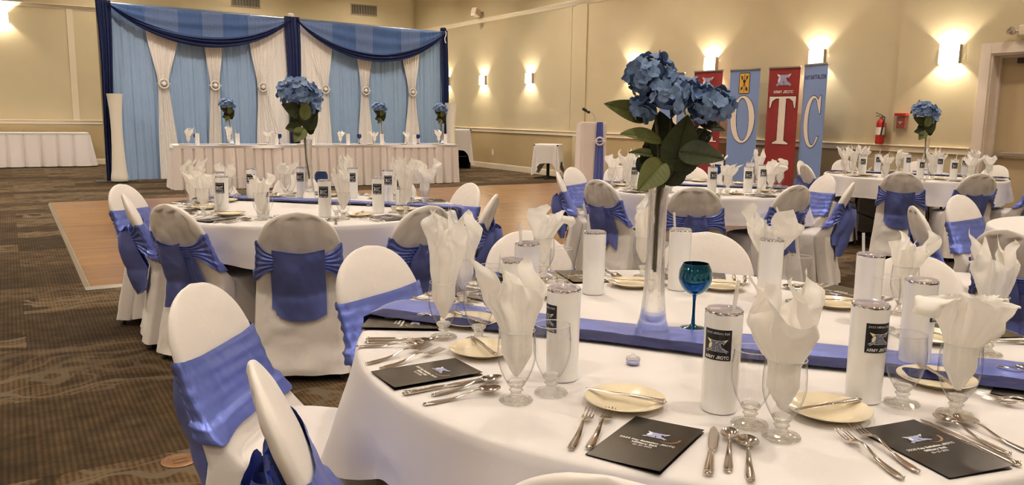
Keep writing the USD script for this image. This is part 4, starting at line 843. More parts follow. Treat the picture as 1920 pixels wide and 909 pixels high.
TUMBLER = [make_tumbler(True, (0.006, 0.002), 1), make_tumbler(False, (0, 0), 1), make_tumbler(True, (0.012, -0.010), 1)]
GP_FOOT = [(0, 0), (0.034, 0), (0.0355, 0.0025), (0.034, 0.005), (0.020, 0.0085), (0.0125, 0.013), (0.0105, 0.018), (0.0125, 0.0215), (0.0150, 0.024), (0.0125, 0.0265), (0.0120, 0.029), (0.0160, 0.033), (0.0190, 0.037), (0.0195, 0.040), (0.017, 0.0425), (0, 0.043)]
def make_goblet():
    def build(label, loc, rotz, group):
        t = thing('water_goblet', label, 'glass', loc, rotz, group)
        obj('stem', lathe(GP_FOOT, 40), 'solid_glass', t, smooth=40)
        o = spline([(0.0195, 0.040), (0.0265, 0.052), (0.0345, 0.072), (0.0392, 0.096), (0.0390, 0.118), (0.0372, 0.138), (0.0365, 0.150)], 24)
        b = obj('bowl', lathe([(r, z) for r, z in o], 48), 'thin_glass', t, smooth=True)
        obj('rim', lathe([(0.0365 + 0.0010 * math.cos(q), 0.150 + 0.0012 * math.sin(q)) for q in np.linspace(0, 2 * PI, 9)], 48), 'rim_glass', b, smooth=True)
        return t
    return Kind(build)
GOBLET = make_goblet()
def napkin_mesh(seed, c=0.92, spread=0.42, m=4, flat=0.75, lean=(0.0, 0.0), droop=0.35, half=0.205, twist=0.3, n=56):
    """A square napkin gathered at its middle and stuffed into a goblet: the gathers open above the rim into folds and four tips."""
    rs = np.random.RandomState(seed); u = np.linspace(-1, 1, n); X, Y = np.meshgrid(u, u, indexing='ij')
    rho = np.hypot(X, Y) * half; ph = np.arctan2(Y, X) + twist * rho / half
    p = rs.rand(8) * 2 * PI
    rin = np.minimum(0.004 + rho * 0.42, 0.027); above = np.maximum(rho - 0.095, 0)
    folds = np.cos(m * ph + p[0] + 6 * rho) + 0.55 * np.cos((2 * m + 1) * ph + p[1]) + 0.3 * np.cos((3 * m + 2) * ph + p[2] - 9 * rho)
    r = rin * (1 + 0.16 * folds) + above * spread * (1 + 0.6 * folds * sm(rho, 0.07, 0.20)) * (1 - 0.35 * sm(rho, 0.17, 0.29))
    r = np.maximum(r, 0.0015)
    z = 0.048 + c * rho - droop * np.maximum(rho - 0.19, 0) ** 1.15 * (1.4 + 0.9 * np.cos(ph + p[3]))
    th = ph + 0.25 * np.sin(2 * ph + p[4]) * sm(rho, 0.1, 0.25)
    q = sm(rho, 0.09, 0.24)
    x = r * np.cos(th); y = r * np.sin(th) * (1 - (1 - flat) * q)
    P = np.stack([x + lean[0] * np.maximum(z - 0.14, 0) * (1 + 2 * np.maximum(z - 0.14, 0)), y + lean[1] * np.maximum(z - 0.14, 0), z], -1)
    P = P + (0.075 * q)[..., None] * np.stack([fb(P, 13, seed), fb(P, 13, seed + 1), 0.6 * fb(P, 13, seed + 2)], -1)
    ins = P[..., 2] < 0.150; rr = np.hypot(P[..., 0], P[..., 1]); lim = np.interp(P[..., 2], [0.04, 0.052, 0.072, 0.096, 0.118, 0.138, 0.15, 0.165], [0.010, 0.021, 0.029, 0.0345, 0.0345, 0.0335, 0.0335, 0.06])
    k = np.where((P[..., 2] < 0.165) & (rr > lim), lim / np.maximum(rr, 1e-6), 1.0); P[..., 0] *= k; P[..., 1] *= k
    return grid(P)
def make_napkin(*a, **k):
    def build(label, loc, rotz, group):
        o = thing('napkin', label, 'napkin', loc, rotz, group)
        mesh = napkin_mesh(*a, **k)
        obj('cloth', mesh, 'napkin_cloth', o, smooth=True)
        return o
    return Kind(build)
NAPKIN = [make_napkin(1, 1.02, 0.22, 3, 0.7, (0.06, 0), 0.02, twist=0.5, half=0.20),          # tall flame
          make_napkin(7, 0.93, 0.52, 3, 0.50, (0.0, 0.08), 0.08, half=0.195),                # wide fan
          make_napkin(13, 0.90, 0.34, 3, 0.7, (0.35, 0.0), 0.9, half=0.20),                   # flopped
          make_napkin(21, 0.86, 0.40, 4, 0.6, (-0.12, 0.05), 0.25, half=0.18),
          make_napkin(34, 0.98, 0.30, 4, 0.6, (0.14, -0.1), 0.10, twist=-0.5, half=0.185),
          make_napkin(55, 0.84, 0.34, 3, 0.75, (-0.1, 0.1), 0.35, half=0.18, twist=0.8),
          make_napkin(72, 1.0, 0.40, 3, 0.8, (-0.15, 0.0), 2.0, half=0.20)]           # folded over into a dome
def make_plate():
    def build(label, loc, rotz, group):
        t = thing('bread_plate', label, 'plate', loc, rotz, group)
        obj('dish', lathe([(0, 0.0015), (0.040, 0.0015), (0.044, 0.0), (0.048, 0.0), (0.050, 0.003), (0.066, 0.009), (0.081, 0.0145), (0.0822, 0.0155), (0.0815, 0.0170), (0.066, 0.0125), (0.054, 0.0075), (0.046, 0.0050), (0, 0.0050)], 64), 'cream_china', t, smooth=50)
        return t
    return Kind(build)
PLATE = make_plate()
def cutlery_handle(L0, L1, w):
    y = np.linspace(L0, L1, 22); q = np.linspace(0, 1, 22)
    hw = np.interp(q, [0, 0.06, 0.2, 0.55, 0.85, 1], [0.0035, 0.0075, 0.0085, 0.0055, 0.0030, 0.0030]) * w; ht = np.interp(q, [0, 0.1, 0.6, 1], [0.0012, 0.0018, 0.0015, 0.0016])
    return y, q, hw, ht
def beads(y0, w, z):
    return add([xf(trimesh.creation.icosphere(1, 0.0011), (x, y0 + 0.004 * (1 - (x / w) ** 2), z)) for x in np.linspace(-w, w, 7)])
def make_fork():
    def build(label, loc, rotz, group):
        t = thing('fork', label, 'fork', loc, rotz, group)
        y, q, hw, ht = cutlery_handle(-0.098, 0.030, 1.0); z = 0.0028 + 0.011 * np.exp(-((y - 0.020) / 0.035) ** 2) 
        obj('handle', add([loft(np.stack([0 * y, y, z], -1), hw, ht), beads(-0.094, 0.006, 0.0042)]), 'steel', t, smooth=True)
        yh = np.linspace(0.028, 0.056, 10); zh = np.interp(yh, [0.028, 0.045, 0.056], [0.0132, 0.007, 0.0055]); hh = np.interp(yh, [0.028, 0.036, 0.048, 0.056], [0.003, 0.0085, 0.0118, 0.0118])
        hd = obj('head', loft(np.stack([0 * yh, yh, zh], -1), hh, np.full(10, 0.0013)), 'steel', t, smooth=True)
        for x in (-0.0099, -0.0033, 0.0033, 0.0099):
            yt = np.linspace(0.053, 0.098, 8); zt = 0.0056 + 0.0045 * ((yt - 0.053) / 0.045) ** 2
            obj('tine', loft(np.stack([np.full(8, x * 1.0), yt, zt], -1), np.linspace(0.0019, 0.0011, 8), np.linspace(0.0011, 0.0008, 8), 6), 'steel', hd, smooth=True)
        return t
    return Kind(build)
def make_spoon(bl, bw):
    def build(label, loc, rotz, group):
        t = thing('spoon', label, 'spoon', loc, rotz, group)
        y, q, hw, ht = cutlery_handle(-0.090, 0.040, 0.95); z = 0.0028 + 0.010 * np.exp(-((y - 0.032) / 0.035) ** 2)
        obj('handle', add([loft(np.stack([0 * y, y, z], -1), hw, ht), beads(-0.086, 0.006, 0.0042)]), 'steel', t, smooth=True)
        a = np.arange(32) / 32 * 2 * PI; rings = []; cy = 0.036 + bl
        for rr, top in [(0.03, 1), (0.35, 1), (0.65, 1), (0.88, 1), (1.0, 1), (1.0, 0), (0.85, 0), (0.6, 0), (0.3, 0), (0.03, 0)]:
            d = 0.0085 * (1 - rr * rr); x = bw * rr * np.cos(a) * (1 - 0.10 * np.sin(a) * rr); yy = cy + bl * rr * np.sin(a)
            rings.append(np.stack([x, yy, np.full(32, 0.0112) - d + (0.0011 if top else 0) ], -1))
        obj('bowl', grid(np.array(rings), True), 'steel', t, smooth=60)
        return t
    return Kind(build)
def make_knife(L, name='dinner_knife'):
    def build(label, loc, rotz, group):
        t = thing(name, label, 'knife', loc, rotz, group); h = L / 2; s = -h + L * 0.46
        y = np.linspace(-h, s, 16); q = np.linspace(0, 1, 16)
        obj('handle', add([loft(np.stack([0 * y, y, np.full(16, 0.0042)], -1), np.interp(q, [0, .04, .2, .8, 1], [0.004, 0.0085, 0.0092, 0.0062, 0.0055]) * L / 0.225, np.interp(q, [0, .1, .8, 1], [0.002, 0.004, 0.0034, 0.002]), 12), beads(-h + 0.006, 0.006, 0.0080)]), 'steel', t, smooth=True)
        y = np.linspace(s - 0.002, h, 18); q = np.linspace(0, 1, 18)
        hw = np.interp(q, [0, .08, .2, .7, .9, 1], [0.005, 0.006, 0.0088, 0.0092, 0.007, 0.002]) * L / 0.225
        obj('blade', loft(np.stack([0.002 - 0.002 * q ** 2, y, np.full(18, 0.0040)], -1), hw, np.interp(q, [0, .2, 1], [0.0022, 0.0012, 0.0007]), 10), 'steel', t, smooth=True)
        return t
    return Kind(build)
FORK, SPOON, SOUP, KNIFE, BUTTER = make_fork(), make_spoon(0.0265, 0.0165), make_spoon(0.0255, 0.0205), make_knife(0.215), make_knife(0.172, 'butter_knife')
def make_program(detail):
    def build(label, loc, rotz, group):
        t = thing('program_card', label, 'program', loc, rotz, group)
        W, H = 0.137, 0.213
        def leaf(z0, gape):
            u = np.linspace(0, 1, 10)[:, None]; v = np.linspace(0, 1, 4)[None, :]
            x = -W / 2 + W * u + 0 * v; y = -H / 2 + H * v + 0 * u; z = z0 + gape * u ** 1.6 + 0 * v
            top = np.stack([x, y, z], -1); return cat_([grid(top), grid(top - [0, 0, 0.0005])])
        obj('back_cover', leaf(0.0008, 0.0), 'black_card', t, smooth=True)
        fc = obj('front_cover', leaf(0.0018, 0.0045), 'black_card', t, smooth=True)
        def lie(mesh, lay=0):
            v = mesh.vertices.copy(); u = np.clip((v[:, 0] + W / 2) / W, 0, 1); v[:, 2] = v[:, 2] + 0.0020 + 0.0045 * u ** 1.6 + 0.00016 * lay
            return trimesh.Trimesh(v, mesh.faces, process=False)
        for nm, pg, ink, lay in emblem():
            ink = {'ink_cream': 'ink_white', 'ink_slate': 'ink_lilac'}.get(ink, ink)
            obj(nm, lie(strip_poly(affinity.translate(affinity.scale(pg, 0.025, 0.019, origin=(0, 0)), 0.004, 0.035), 0.00014, 0, 0.02), lay), ink, fc)
        arc = affinity.translate(ell(0, 0, 0.020, 0.020).difference(ell(-0.003, 0.001, 0.0185, 0.0185)), 0.032, 0.030).difference(sbox(-1, 0.034, 1, 1)); obj('emblem_arc', lie(strip_poly(arc, 0.00014, 0, 0.02), 0), 'brass', fc)
        for txt, hh, y0, wd in (('2025 Kay Battalion JROTC', 0.0062, -0.004, 0.105), ('Military Ball', 0.0062, -0.0145, 0.048), ('03-22-2025', 0.0058, -0.0245, 0.036)):
            tm = meshkit.text_mesh(txt, hh, 0.0002, hh > 0.006); tm.vertices[:, 0] *= wd / (tm.bounds[1][0] - tm.bounds[0][0]); tm.apply_translation((-tm.bounds.mean(0)[0], y0, 0)); obj('lettering', lie(tm, 1), 'ink_white', fc)
        return t
    return Kind(build)
PROGRAM = make_program(1)
def make_bluegoblet(material, name):
    def build(label, loc, rotz, group):
        t = thing('stemmed_goblet', label, 'glass', loc, rotz, group)
        obj('foot', lathe([(0, 0), (0.034, 0), (0.0348, 0.002), (0.030, 0.0045), (0.012, 0.008), (0.0055, 0.014), (0, 0.016)], 40), material, t, smooth=40)
        obj('stem', lathe([(0, 0.010), (0.006, 0.012), (0.0042, 0.040), (0.0040, 0.075), (0.0055, 0.092), (0.009, 0.099), (0, 0.101)], 20), material, t, smooth=40)
        o = spline([(0.006, 0.095), (0.022, 0.102), (0.037, 0.118), (0.0450, 0.139), (0.0440, 0.160), (0.037, 0.178), (0.0345, 0.183)], 26); i = o[::-1].copy(); i[:, 0] = np.maximum(i[:, 0] - 0.0013, 0.0005)
        obj('bowl', lathe([(0, 0.0945)] + [tuple(q) for q in o] + [tuple(q) for q in i] + [(0, 0.097)], 48), material, t, smooth=50)
        return t
    return Kind(build)
TEAL, NAVYG = make_bluegoblet('blue_glass', 'teal'), make_bluegoblet('navy_glass', 'navy')
def make_vase(h=0.405, n=32):
    def build(label, loc, rotz, group):
        t = thing('tower_vase', label, 'vase', loc, rotz, group); k = h / 0.405
        out = spline([(0.046, 0.0), (0.0475, 0.004), (0.045, 0.022), (0.036, 0.055), (0.0300, 0.10), (0.0262, 0.16), (0.0242, 0.23), (0.0238, 0.30), (0.0245, 0.36), (0.0262, 0.402)], 44)
        inn = spline([(0.0232, 0.402), (0.0210, 0.35), (0.0192, 0.28), (0.0190, 0.22), (0.0205, 0.15), (0.0235, 0.105), (0.0245, 0.070), (0.019, 0.048), (0.0, 0.042)], 30)
        a = np.arange(36) / 36 * 2 * PI; rows = []
        for r, z in [(0.0, 0.006), (0.034, 0.004), (0.042, 0.0)] + [tuple(q) for q in out] + [tuple(q) for q in inn]:
            lob = 1 + 0.06 * np.cos(4 * a) * np.clip(1 - z / 0.10, 0, 1); rows.append(np.stack([r * lob * np.cos(a), r * lob * np.sin(a), np.full(36, z * k)], -1))
        obj('glass', grid(np.array(rows), True), 'solid_glass', t, smooth=40)
        return t
    return Kind(build)
VASE = make_vase()
def floret_mesh(c, nrm, size, rs):
    nrm = nrm / np.linalg.norm(nrm); a = np.cross(nrm, [0.3, 0.2, 0.9]); a /= np.linalg.norm(a); b = np.cross(nrm, a); ms = []
    spin = rs.rand() * PI
    for k in range(4):
        th = spin + k * PI / 2 + rs.uniform(-0.15, 0.15); d = a * math.cos(th) + b * math.sin(th); s = np.cross(nrm, d)
        cup = rs.uniform(0.05, 0.55); L = size * rs.uniform(0.85, 1.1); rows = []
        for v in (0.02, 0.3, 0.6, 0.85, 1.0):
            w = L * 0.62 * math.sqrt(max(1e-4, 1 - ((v - 0.55) / 0.56) ** 2)) if v > 0.05 else L * 0.08
            for_u = np.linspace(-1, 1, 5); up = cup * L * v * v - 0.10 * L * for_u ** 2 * (1 if v > 0.1 else 0) + rs.uniform(-0.03, 0.03) * L
            rows.append(c + d * L * v + s[None, :] * (for_u * w)[:, None] + nrm[None, :] * up[:, None] if True else None)
        ms.append(grid(np.array(rows)))
    return cat_(ms)
def leaf_mesh(base, tip, nrm, width, droop=0.15, teeth=16):
    base, tip, nrm = (np.array(q, float) for q in (base, tip, nrm)); d = tip - base; L = np.linalg.norm(d); d /= L
    s = np.cross(nrm, d); s /= np.linalg.norm(s); nn = np.cross(d, s); n = 34; v = np.linspace(0, 1, n)
    w = width * np.sin(PI * np.clip(v, 0, 1) ** 0.78) ** 0.75 * (1 - 0.25 * v); w[0] = 0.002; w[-1] = 0.0005
    tooth = 1 + 0.07 * (((v * teeth) % 1.0) - 0.5); u = np.array([-1, -0.75, -0.5, -0.25, -0.03, 0.0, 0.03, 0.25, 0.5, 0.75, 1.0]); rows = []
    for k in range(n):
        ww = w[k] * np.where(np.abs(u) > 0.9, tooth[k], 1.0); vein = 0.004 * np.abs(np.sin(v[k] * 9 * PI - np.abs(u) * 3)) * (np.abs(u) < 0.95)
        up = 0.22 * w[k] * np.abs(u) ** 1.3 - droop * L * v[k] ** 2 - 0.0025 * (np.abs(u) < 0.02) + vein * (np.abs(u) > 0.1) * 0.35
        rows.append(base + d * L * v[k] + s[None, :] * (u * ww)[:, None] + nn[None, :] * up[:, None])
    return grid(np.array(rows))
def bouquet(name_label, loc, rotz, heads, leaves, stems, size, group=None, seed=5):
    """heads: (centre, radii, florets); leaves: (base, tip, normal, width, droop, dark); in metres about the vase's foot."""
    rs = np.random.RandomState(seed); t = thing('hydrangea_bouquet', name_label, 'flowers', loc, rotz, group)
    for st in stems: obj('stem', loft(spline(st, 18), 0.0045, 0.0045, 8), 'stem_brown', t, smooth=True)
    for c, rad, nf in heads:
        c, rad = np.array(c, float), np.array(rad, float)
        hd = obj('flower_head', xf(trimesh.creation.icosphere(2, 1.0), (0, 0, 0)).apply_transform(np.diag([*(rad * 0.72), 1])).apply_translation(c), 'petal_c', t, smooth=True)
        for k in range(nf):
            ga = k * 2.399963; z = 1 - 1.72 * (k + 0.5) / nf; q = math.sqrt(max(0, 1 - z * z)); dirn = np.array([q * math.cos(ga), q * math.sin(ga), z]) + rs.normal(0, 0.12, 3); dirn /= np.linalg.norm(dirn)
            p = c + dirn * rad * rs.uniform(0.80, 1.02)
            obj('floret', floret_mesh(p, dirn * np.array([1, 1, 0.9]) + rs.normal(0, 0.33, 3), size * rs.uniform(0.85, 1.2), rs), 'petal_' + 'aabbac'[rs.randint(6)], hd, smooth=True)
    for base, tip, nrm, w, droop, dark in leaves:
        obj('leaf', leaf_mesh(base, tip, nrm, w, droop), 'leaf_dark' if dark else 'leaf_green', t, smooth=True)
    return t
# local frame of a bouquet: x to the viewer's right, y away from the viewer, z up
def toward(p): return math.atan2(-p[0], p[1])                       # rotation that turns local +y away from the camera
fv = (1.403, 1.512); F = lambda x, y, d=0.0: np.array([(x - 1222.4 - (634.2 - y) * 0.0445) * np.interp(y, [90, 634], [0.00131, 0.00140]), d, float(np.interp(-y, [-634.2, -495.1, -351.7, -203.7, -89.7, 40], [0, 0.2, 0.4, 0.6, 0.75, 0.92]))])
def big_bouquet():
    H = [(F(1218, 142, 0.0), (0.066, 0.066, 0.050), 52), (F(1252, 180, -0.03), (0.060, 0.060, 0.048), 40), (F(1330, 195, 0.0), (0.056, 0.060, 0.046), 42), (F(1290, 178, 0.03), (0.055, 0.055, 0.040), 26), (F(1203, 205, -0.01), (0.026, 0.030, 0.030), 14)]
    top = F(1232, 350)
    L = [(F(1215, 222, 0.02), F(1137, 192, -0.03), (0.0, -0.85, 0.5), 0.034, 0.10, 0), (F(1240, 262, -0.02), F(1168, 247, -0.09), (0.05, -0.7, 0.8), 0.034, 0.05, 0), (F(1246, 300, -0.04), F(1198, 352, -0.11), (0.25, -0.95, 0.35), 0.040, 0.02, 0),
         (F(1232, 292, 0.02), F(1180, 282, 0.0), (0, -0.5, 0.8), 0.022, 0.10, 0), (F(1215, 310, 0.05), F(1190, 322, 0.08), (0.4, -0.9, 0.2), 0.030, 0.05, 1),
         (F(1262, 305, 0.0), F(1235, 208, 0.02), (-0.35, -0.9, 0.1), 0.050, 0.04, 1), (F(1262, 318, -0.03), F(1290, 215, -0.04), (0.25, -0.95, 0.0), 0.055, 0.05, 1), (F(1245, 330, 0.03), F(1228, 240, 0.06), (0.1, -1, 0.1), 0.06, 0.0, 1),
         (F(1256, 328, 0.02), F(1325, 240, 0.03), (0.5, -0.8, -0.25), 0.05, 0.03, 1), (F(1272, 282, -0.05), F(1352, 290, -0.08), (0.05, -0.85, 0.65), 0.042, 0.05, 1), (F(1310, 232, 0.0), F(1365, 232, 0.03), (0.1, -0.7, 0.7), 0.026, 0.25, 1), (F(1300, 262, 0.04), F(1338, 246, 0.06), (0, -0.9, 0.4), 0.028, 0.1, 1), (F(1248, 345, -0.01), F(1285, 290, -0.03), (0.3, -0.9, 0.1), 0.035, 0.0, 1)]
    S = [[F(1226, 500, 0), F(1230, 400, 0), F(1236, 330, 0), F(1232, 240, 0), F(1220, 160, 0)], [F(1228, 510, 0.004), F(1234, 400, 0.003), F(1245, 320, 0.0), F(1258, 240, 0), F(1260, 190, 0)], [F(1225, 505, -0.004), F(1232, 400, -0.003), F(1250, 330, 0), F(1290, 260, 0), F(1330, 200, 0)]]
    return bouquet('big blue hydrangea bouquet with broad leaves in the tall glass vase nearest the viewer', (fv[0], fv[1], CLOTH), toward(fv), H, L, S, 0.0170, seed=5)
big_bouquet()
VASE.put((fv[0], fv[1], CLOTH), 0.3, 'tall clear tower-shaped glass vase on the blue runner of the front table', 'clear tower vases')
G = lambda x, y, d=0.0: np.array([(x - 580.5 + (372.8 - y) * 0.026) * 0.00345, d, float(np.interp(-y, [-372.8, -261.8, -162.4, -100], [0, 0.4, 0.75, 0.97]))])
class Small:
    src = None
    def put(self, loc, label):
        rz = toward(loc)
        if self.src is not None: return dup(self.src, loc, rz, label, 'smaller hydrangea bouquets')
        H = [(G(556, 172, 0), (0.125, 0.12, 0.098), 48), (G(583, 182, 0.03), (0.075, 0.08, 0.07), 22), (G(590, 198, -0.02), (0.035, 0.035, 0.035), 9)]
        L = [(G(566, 215, -0.03), G(530, 196, -0.10), (0.1, -0.9, 0.3), 0.055, 0.05, 1), (G(566, 240, -0.03), G(536, 240, -0.08), (0, -0.8, 0.5), 0.06, 0.05, 1), (G(568, 235, 0.0), G(556, 205, 0.02), (0, -1, 0.1), 0.08, 0.0, 1), (G(570, 240, 0.0), G(594, 205, -0.05), (-0.2, -1, 0.2), 0.075, 0.03, 1), (G(572, 225, -0.05), G(572, 186, -0.07), (0.3, -1, 0.1), 0.045, 0.0, 0), (G(570, 240, -0.05), G(552, 266, -0.1), (0, -0.95, 0.25), 0.05, 0.0, 0), (G(574, 245, 0.02), G(592, 236, 0.0), (0.2, -0.9, 0.3), 0.045, 0.05, 1)]
        S = [[G(580, 330, 0), G(572, 275, 0), G(569, 240, 0), G(558, 185, 0)], [G(580, 335, 0.006), G(573, 275, 0), G(572, 240, 0), G(583, 190, 0)]]
        self.src = bouquet(label, loc, rz, H, L, S, 0.030, 'smaller hydrangea bouquets', 9); return self.src
SMALL = Small()
def small_flowers(x, y, z, where):
    SMALL.put((x, y, z), 'blue hydrangea bouquet in a glass vase ' + where); VASE.put((x, y, z), 0.5, 'tall clear tower-shaped glass vase ' + where, 'clear tower vases')
small_flowers(1.70, 5.26, CLOTH, 'on the left middle table')
small_flowers(8.69, 5.05, CLOTH, 'on the far right table')

# ------------------------------------------------------------------ runners
def runner(key, p, ang, half_len, w, label, seed, fold=True):
    """A satin strip across the table, a dark strip for the satin shading along its near edge, both ends hanging over the rim."""
    c = np.array(TABLES[key][0]); p = np.array(p); d = np.array([math.cos(ang), math.sin(ang)]); nn = np.array([-d[1], d[0]])
    if nn @ (p * 0 - p) > 0: nn = -nn                                  # nn points away from the viewer
    t = thing('table_runner', label, 'table runner', (0, 0, 0), 0, 'blue satin table runners')
    def strip(o0, o1, lift, dark, seed):
        off = ((p - c) @ nn) + (o0 + o1) / 2; hl = math.sqrt(max(0.918 ** 2 - off ** 2, 0.01)); s = np.linspace(-hl - 0.22, hl + 0.22, 150)[:, None]; v = np.linspace(0, 1, 16)[None, :]
        o = (p - c) @ nn + o0 + (o1 - o0) * v + 0.008 * np.sin(s * 9 + seed)
        hang = np.maximum(np.abs(s) - hl, 0)
        sx = np.sign(s) * (np.minimum(np.abs(s), hl) + 0.016 * (hang > 0) + 0.06 * hang)
        z = TZ + 0.003 + lift - hang * 0.97 + (0.010 * (fb(np.stack([s * 16 + 0 * v, o * 30, 0 * s * v + seed], -1), 1, seed) + 0.35)) * (hang < 0.01) + 0 * v
        z = z * (1) + 0.004 * np.sin(v * PI)
        mid = c @ d; q = c[None, None, :] + sx[..., None] * d + o[..., None] * nn + ((p - c) @ d * 0)
        return np.concatenate([np.broadcast_to(q, (150, 16, 2)), np.broadcast_to(z, (150, 16))[..., None]], -1)
    obj('runner_cloth', grid(strip(-w / 2 + 0.07, w / 2, 0.0, 0, seed)), 'satin', t, smooth=True)
    obj('folded_edge', grid(strip(-w / 2, -w / 2 + 0.085, 0.004, 1, seed + 3)), 'satin_dark', t, smooth=True, label='dark strip put in for the satin shading along the near edge')  # navy strip paints in the dark shading of the satin here
RA = math.atan2(-0.79, 0.61)
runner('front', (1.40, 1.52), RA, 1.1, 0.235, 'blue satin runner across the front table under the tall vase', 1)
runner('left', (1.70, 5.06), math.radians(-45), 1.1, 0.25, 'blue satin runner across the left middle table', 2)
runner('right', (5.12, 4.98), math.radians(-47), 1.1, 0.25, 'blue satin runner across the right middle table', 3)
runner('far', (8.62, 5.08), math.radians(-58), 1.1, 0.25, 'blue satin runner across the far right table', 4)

# ------------------------------------------------------------------ place settings
GR = dict(tumbler='white tumblers with emblem labels', goblet='clear stemmed water goblets', napkin='white napkins stuffed in goblets', plate='cream bread plates', fork='steel forks', spoon='steel spoons', knife='steel dinner knives', butter='steel butter knives', program='black folded program cards')
def setting(key, ang, seat, seed, ov={}, skip=(), full=True):
    """One place laid for a guest sitting at angle ang. ov overrides the place (x, y[, turn]) of an item."""
    rs = np.random.RandomState(seed); c = np.array(TABLES[key][0]); e = np.array([math.cos(ang), math.sin(ang)]); l = np.array([e[1], -e[0]])
    tn = TABLES[key][1]; at_ = 'at %s on the %s' % (seat, tn); face = ang + PI / 2      # turn of an item whose +y points to the table's middle
    def P(item, r, t_, turn=0.0, jit=0.012):
        j = rs.uniform(-jit, jit, 2); a = rs.uniform(-0.08, 0.08)
        if item in ov:
            o = ov[item]; return (o[0], o[1]), (o[2] if len(o) > 2 else face + turn + a)
        q = c + e * (r + j[0]) + l * (t_ + j[1]); return (q[0], q[1]), face + turn + a
    def go(item, kind, r, t_, label, group, z=CLOTH, turn=0.0, dz=0.0):
        if item in skip: return
        q, a = P(item, r, t_, turn); kind.put((q[0], q[1], z + dz), a, label, group); return q, a
    cam_turn = lambda q: toward(q)
    tk = TUMBLER[ov.get('tk', rs.randint(3))]
    if 'tumbler' not in skip:
        q, a = P('tumbler', 0.545, -0.11); turn = toward(q) + ov.get('lab', rs.uniform(-0.5, 0.5) if key != 'front' else 2.6)
        tk.put((q[0], q[1], CLOTH), turn, 'white tumbler with black emblem label ' + at_, GR['tumbler'])
    go('wg', GOBLET, 0.60, -0.175, 'empty clear water goblet ' + at_, GR['goblet'])
    if 'ng' not in skip:
        q, a = P('ng', 0.665, -0.225); GOBLET.put((q[0], q[1], CLOTH), a, 'clear goblet holding a napkin ' + at_, GR['goblet'])
        kinds = ['tall pointed', 'wide fanned', 'flopped over', 'bunched', 'leaning pointed', 'loosely spread', 'domed over']; kk = ov.get('nk', rs.randint(6))
        NAPKIN[kk].put((q[0], q[1], CLOTH + 0.0005), ov.get('nrot', rs.uniform(0, 6.28)), 'white napkin, %s, stuffed in its goblet %s' % (kinds[kk], at_), GR['napkin'])
    r = go('plate', PLATE, 0.615, 0.08, 'cream bread plate ' + at_, GR['plate'])
    if r and 'butter' not in skip:
        q, a = r; ba = ov.get('brot', a - 0.9); BUTTER.put((q[0], q[1], CLOTH + 0.0165), ba, 'steel butter knife lying across the bread plate ' + at_, GR['butter'])
    go('program', PROGRAM, 0.79, 0.0, 'black folded program card with white lettering ' + at_, GR['program'], dz=0.0005)
    if full:
        go('f1', FORK, 0.775, 0.127, 'steel fork farther from the program ' + at_, GR['fork'], dz=0.0008)
        go('f2', FORK, 0.767, 0.094, 'steel fork nearer the program ' + at_, GR['fork'], dz=0.0008)
        go('knife', KNIFE, 0.785, -0.100, 'steel dinner knife right of the program ' + at_, GR['knife'])
        go('s1', SPOON, 0.785, -0.130, 'steel teaspoon right of the knife ' + at_, GR['spoon'])
        go('s2', SOUP, 0.80, -0.168, 'steel soup spoon, outermost, right of the knife ' + at_, GR['spoon'])
def rot2(a, b): return math.atan2(b[1] - a[1], b[0] - a[0]) - PI / 2
def mid(a, b): return ((a[0] + b[0]) / 2, (a[1] + b[1]) / 2, rot2(a, b))
D = math.radians
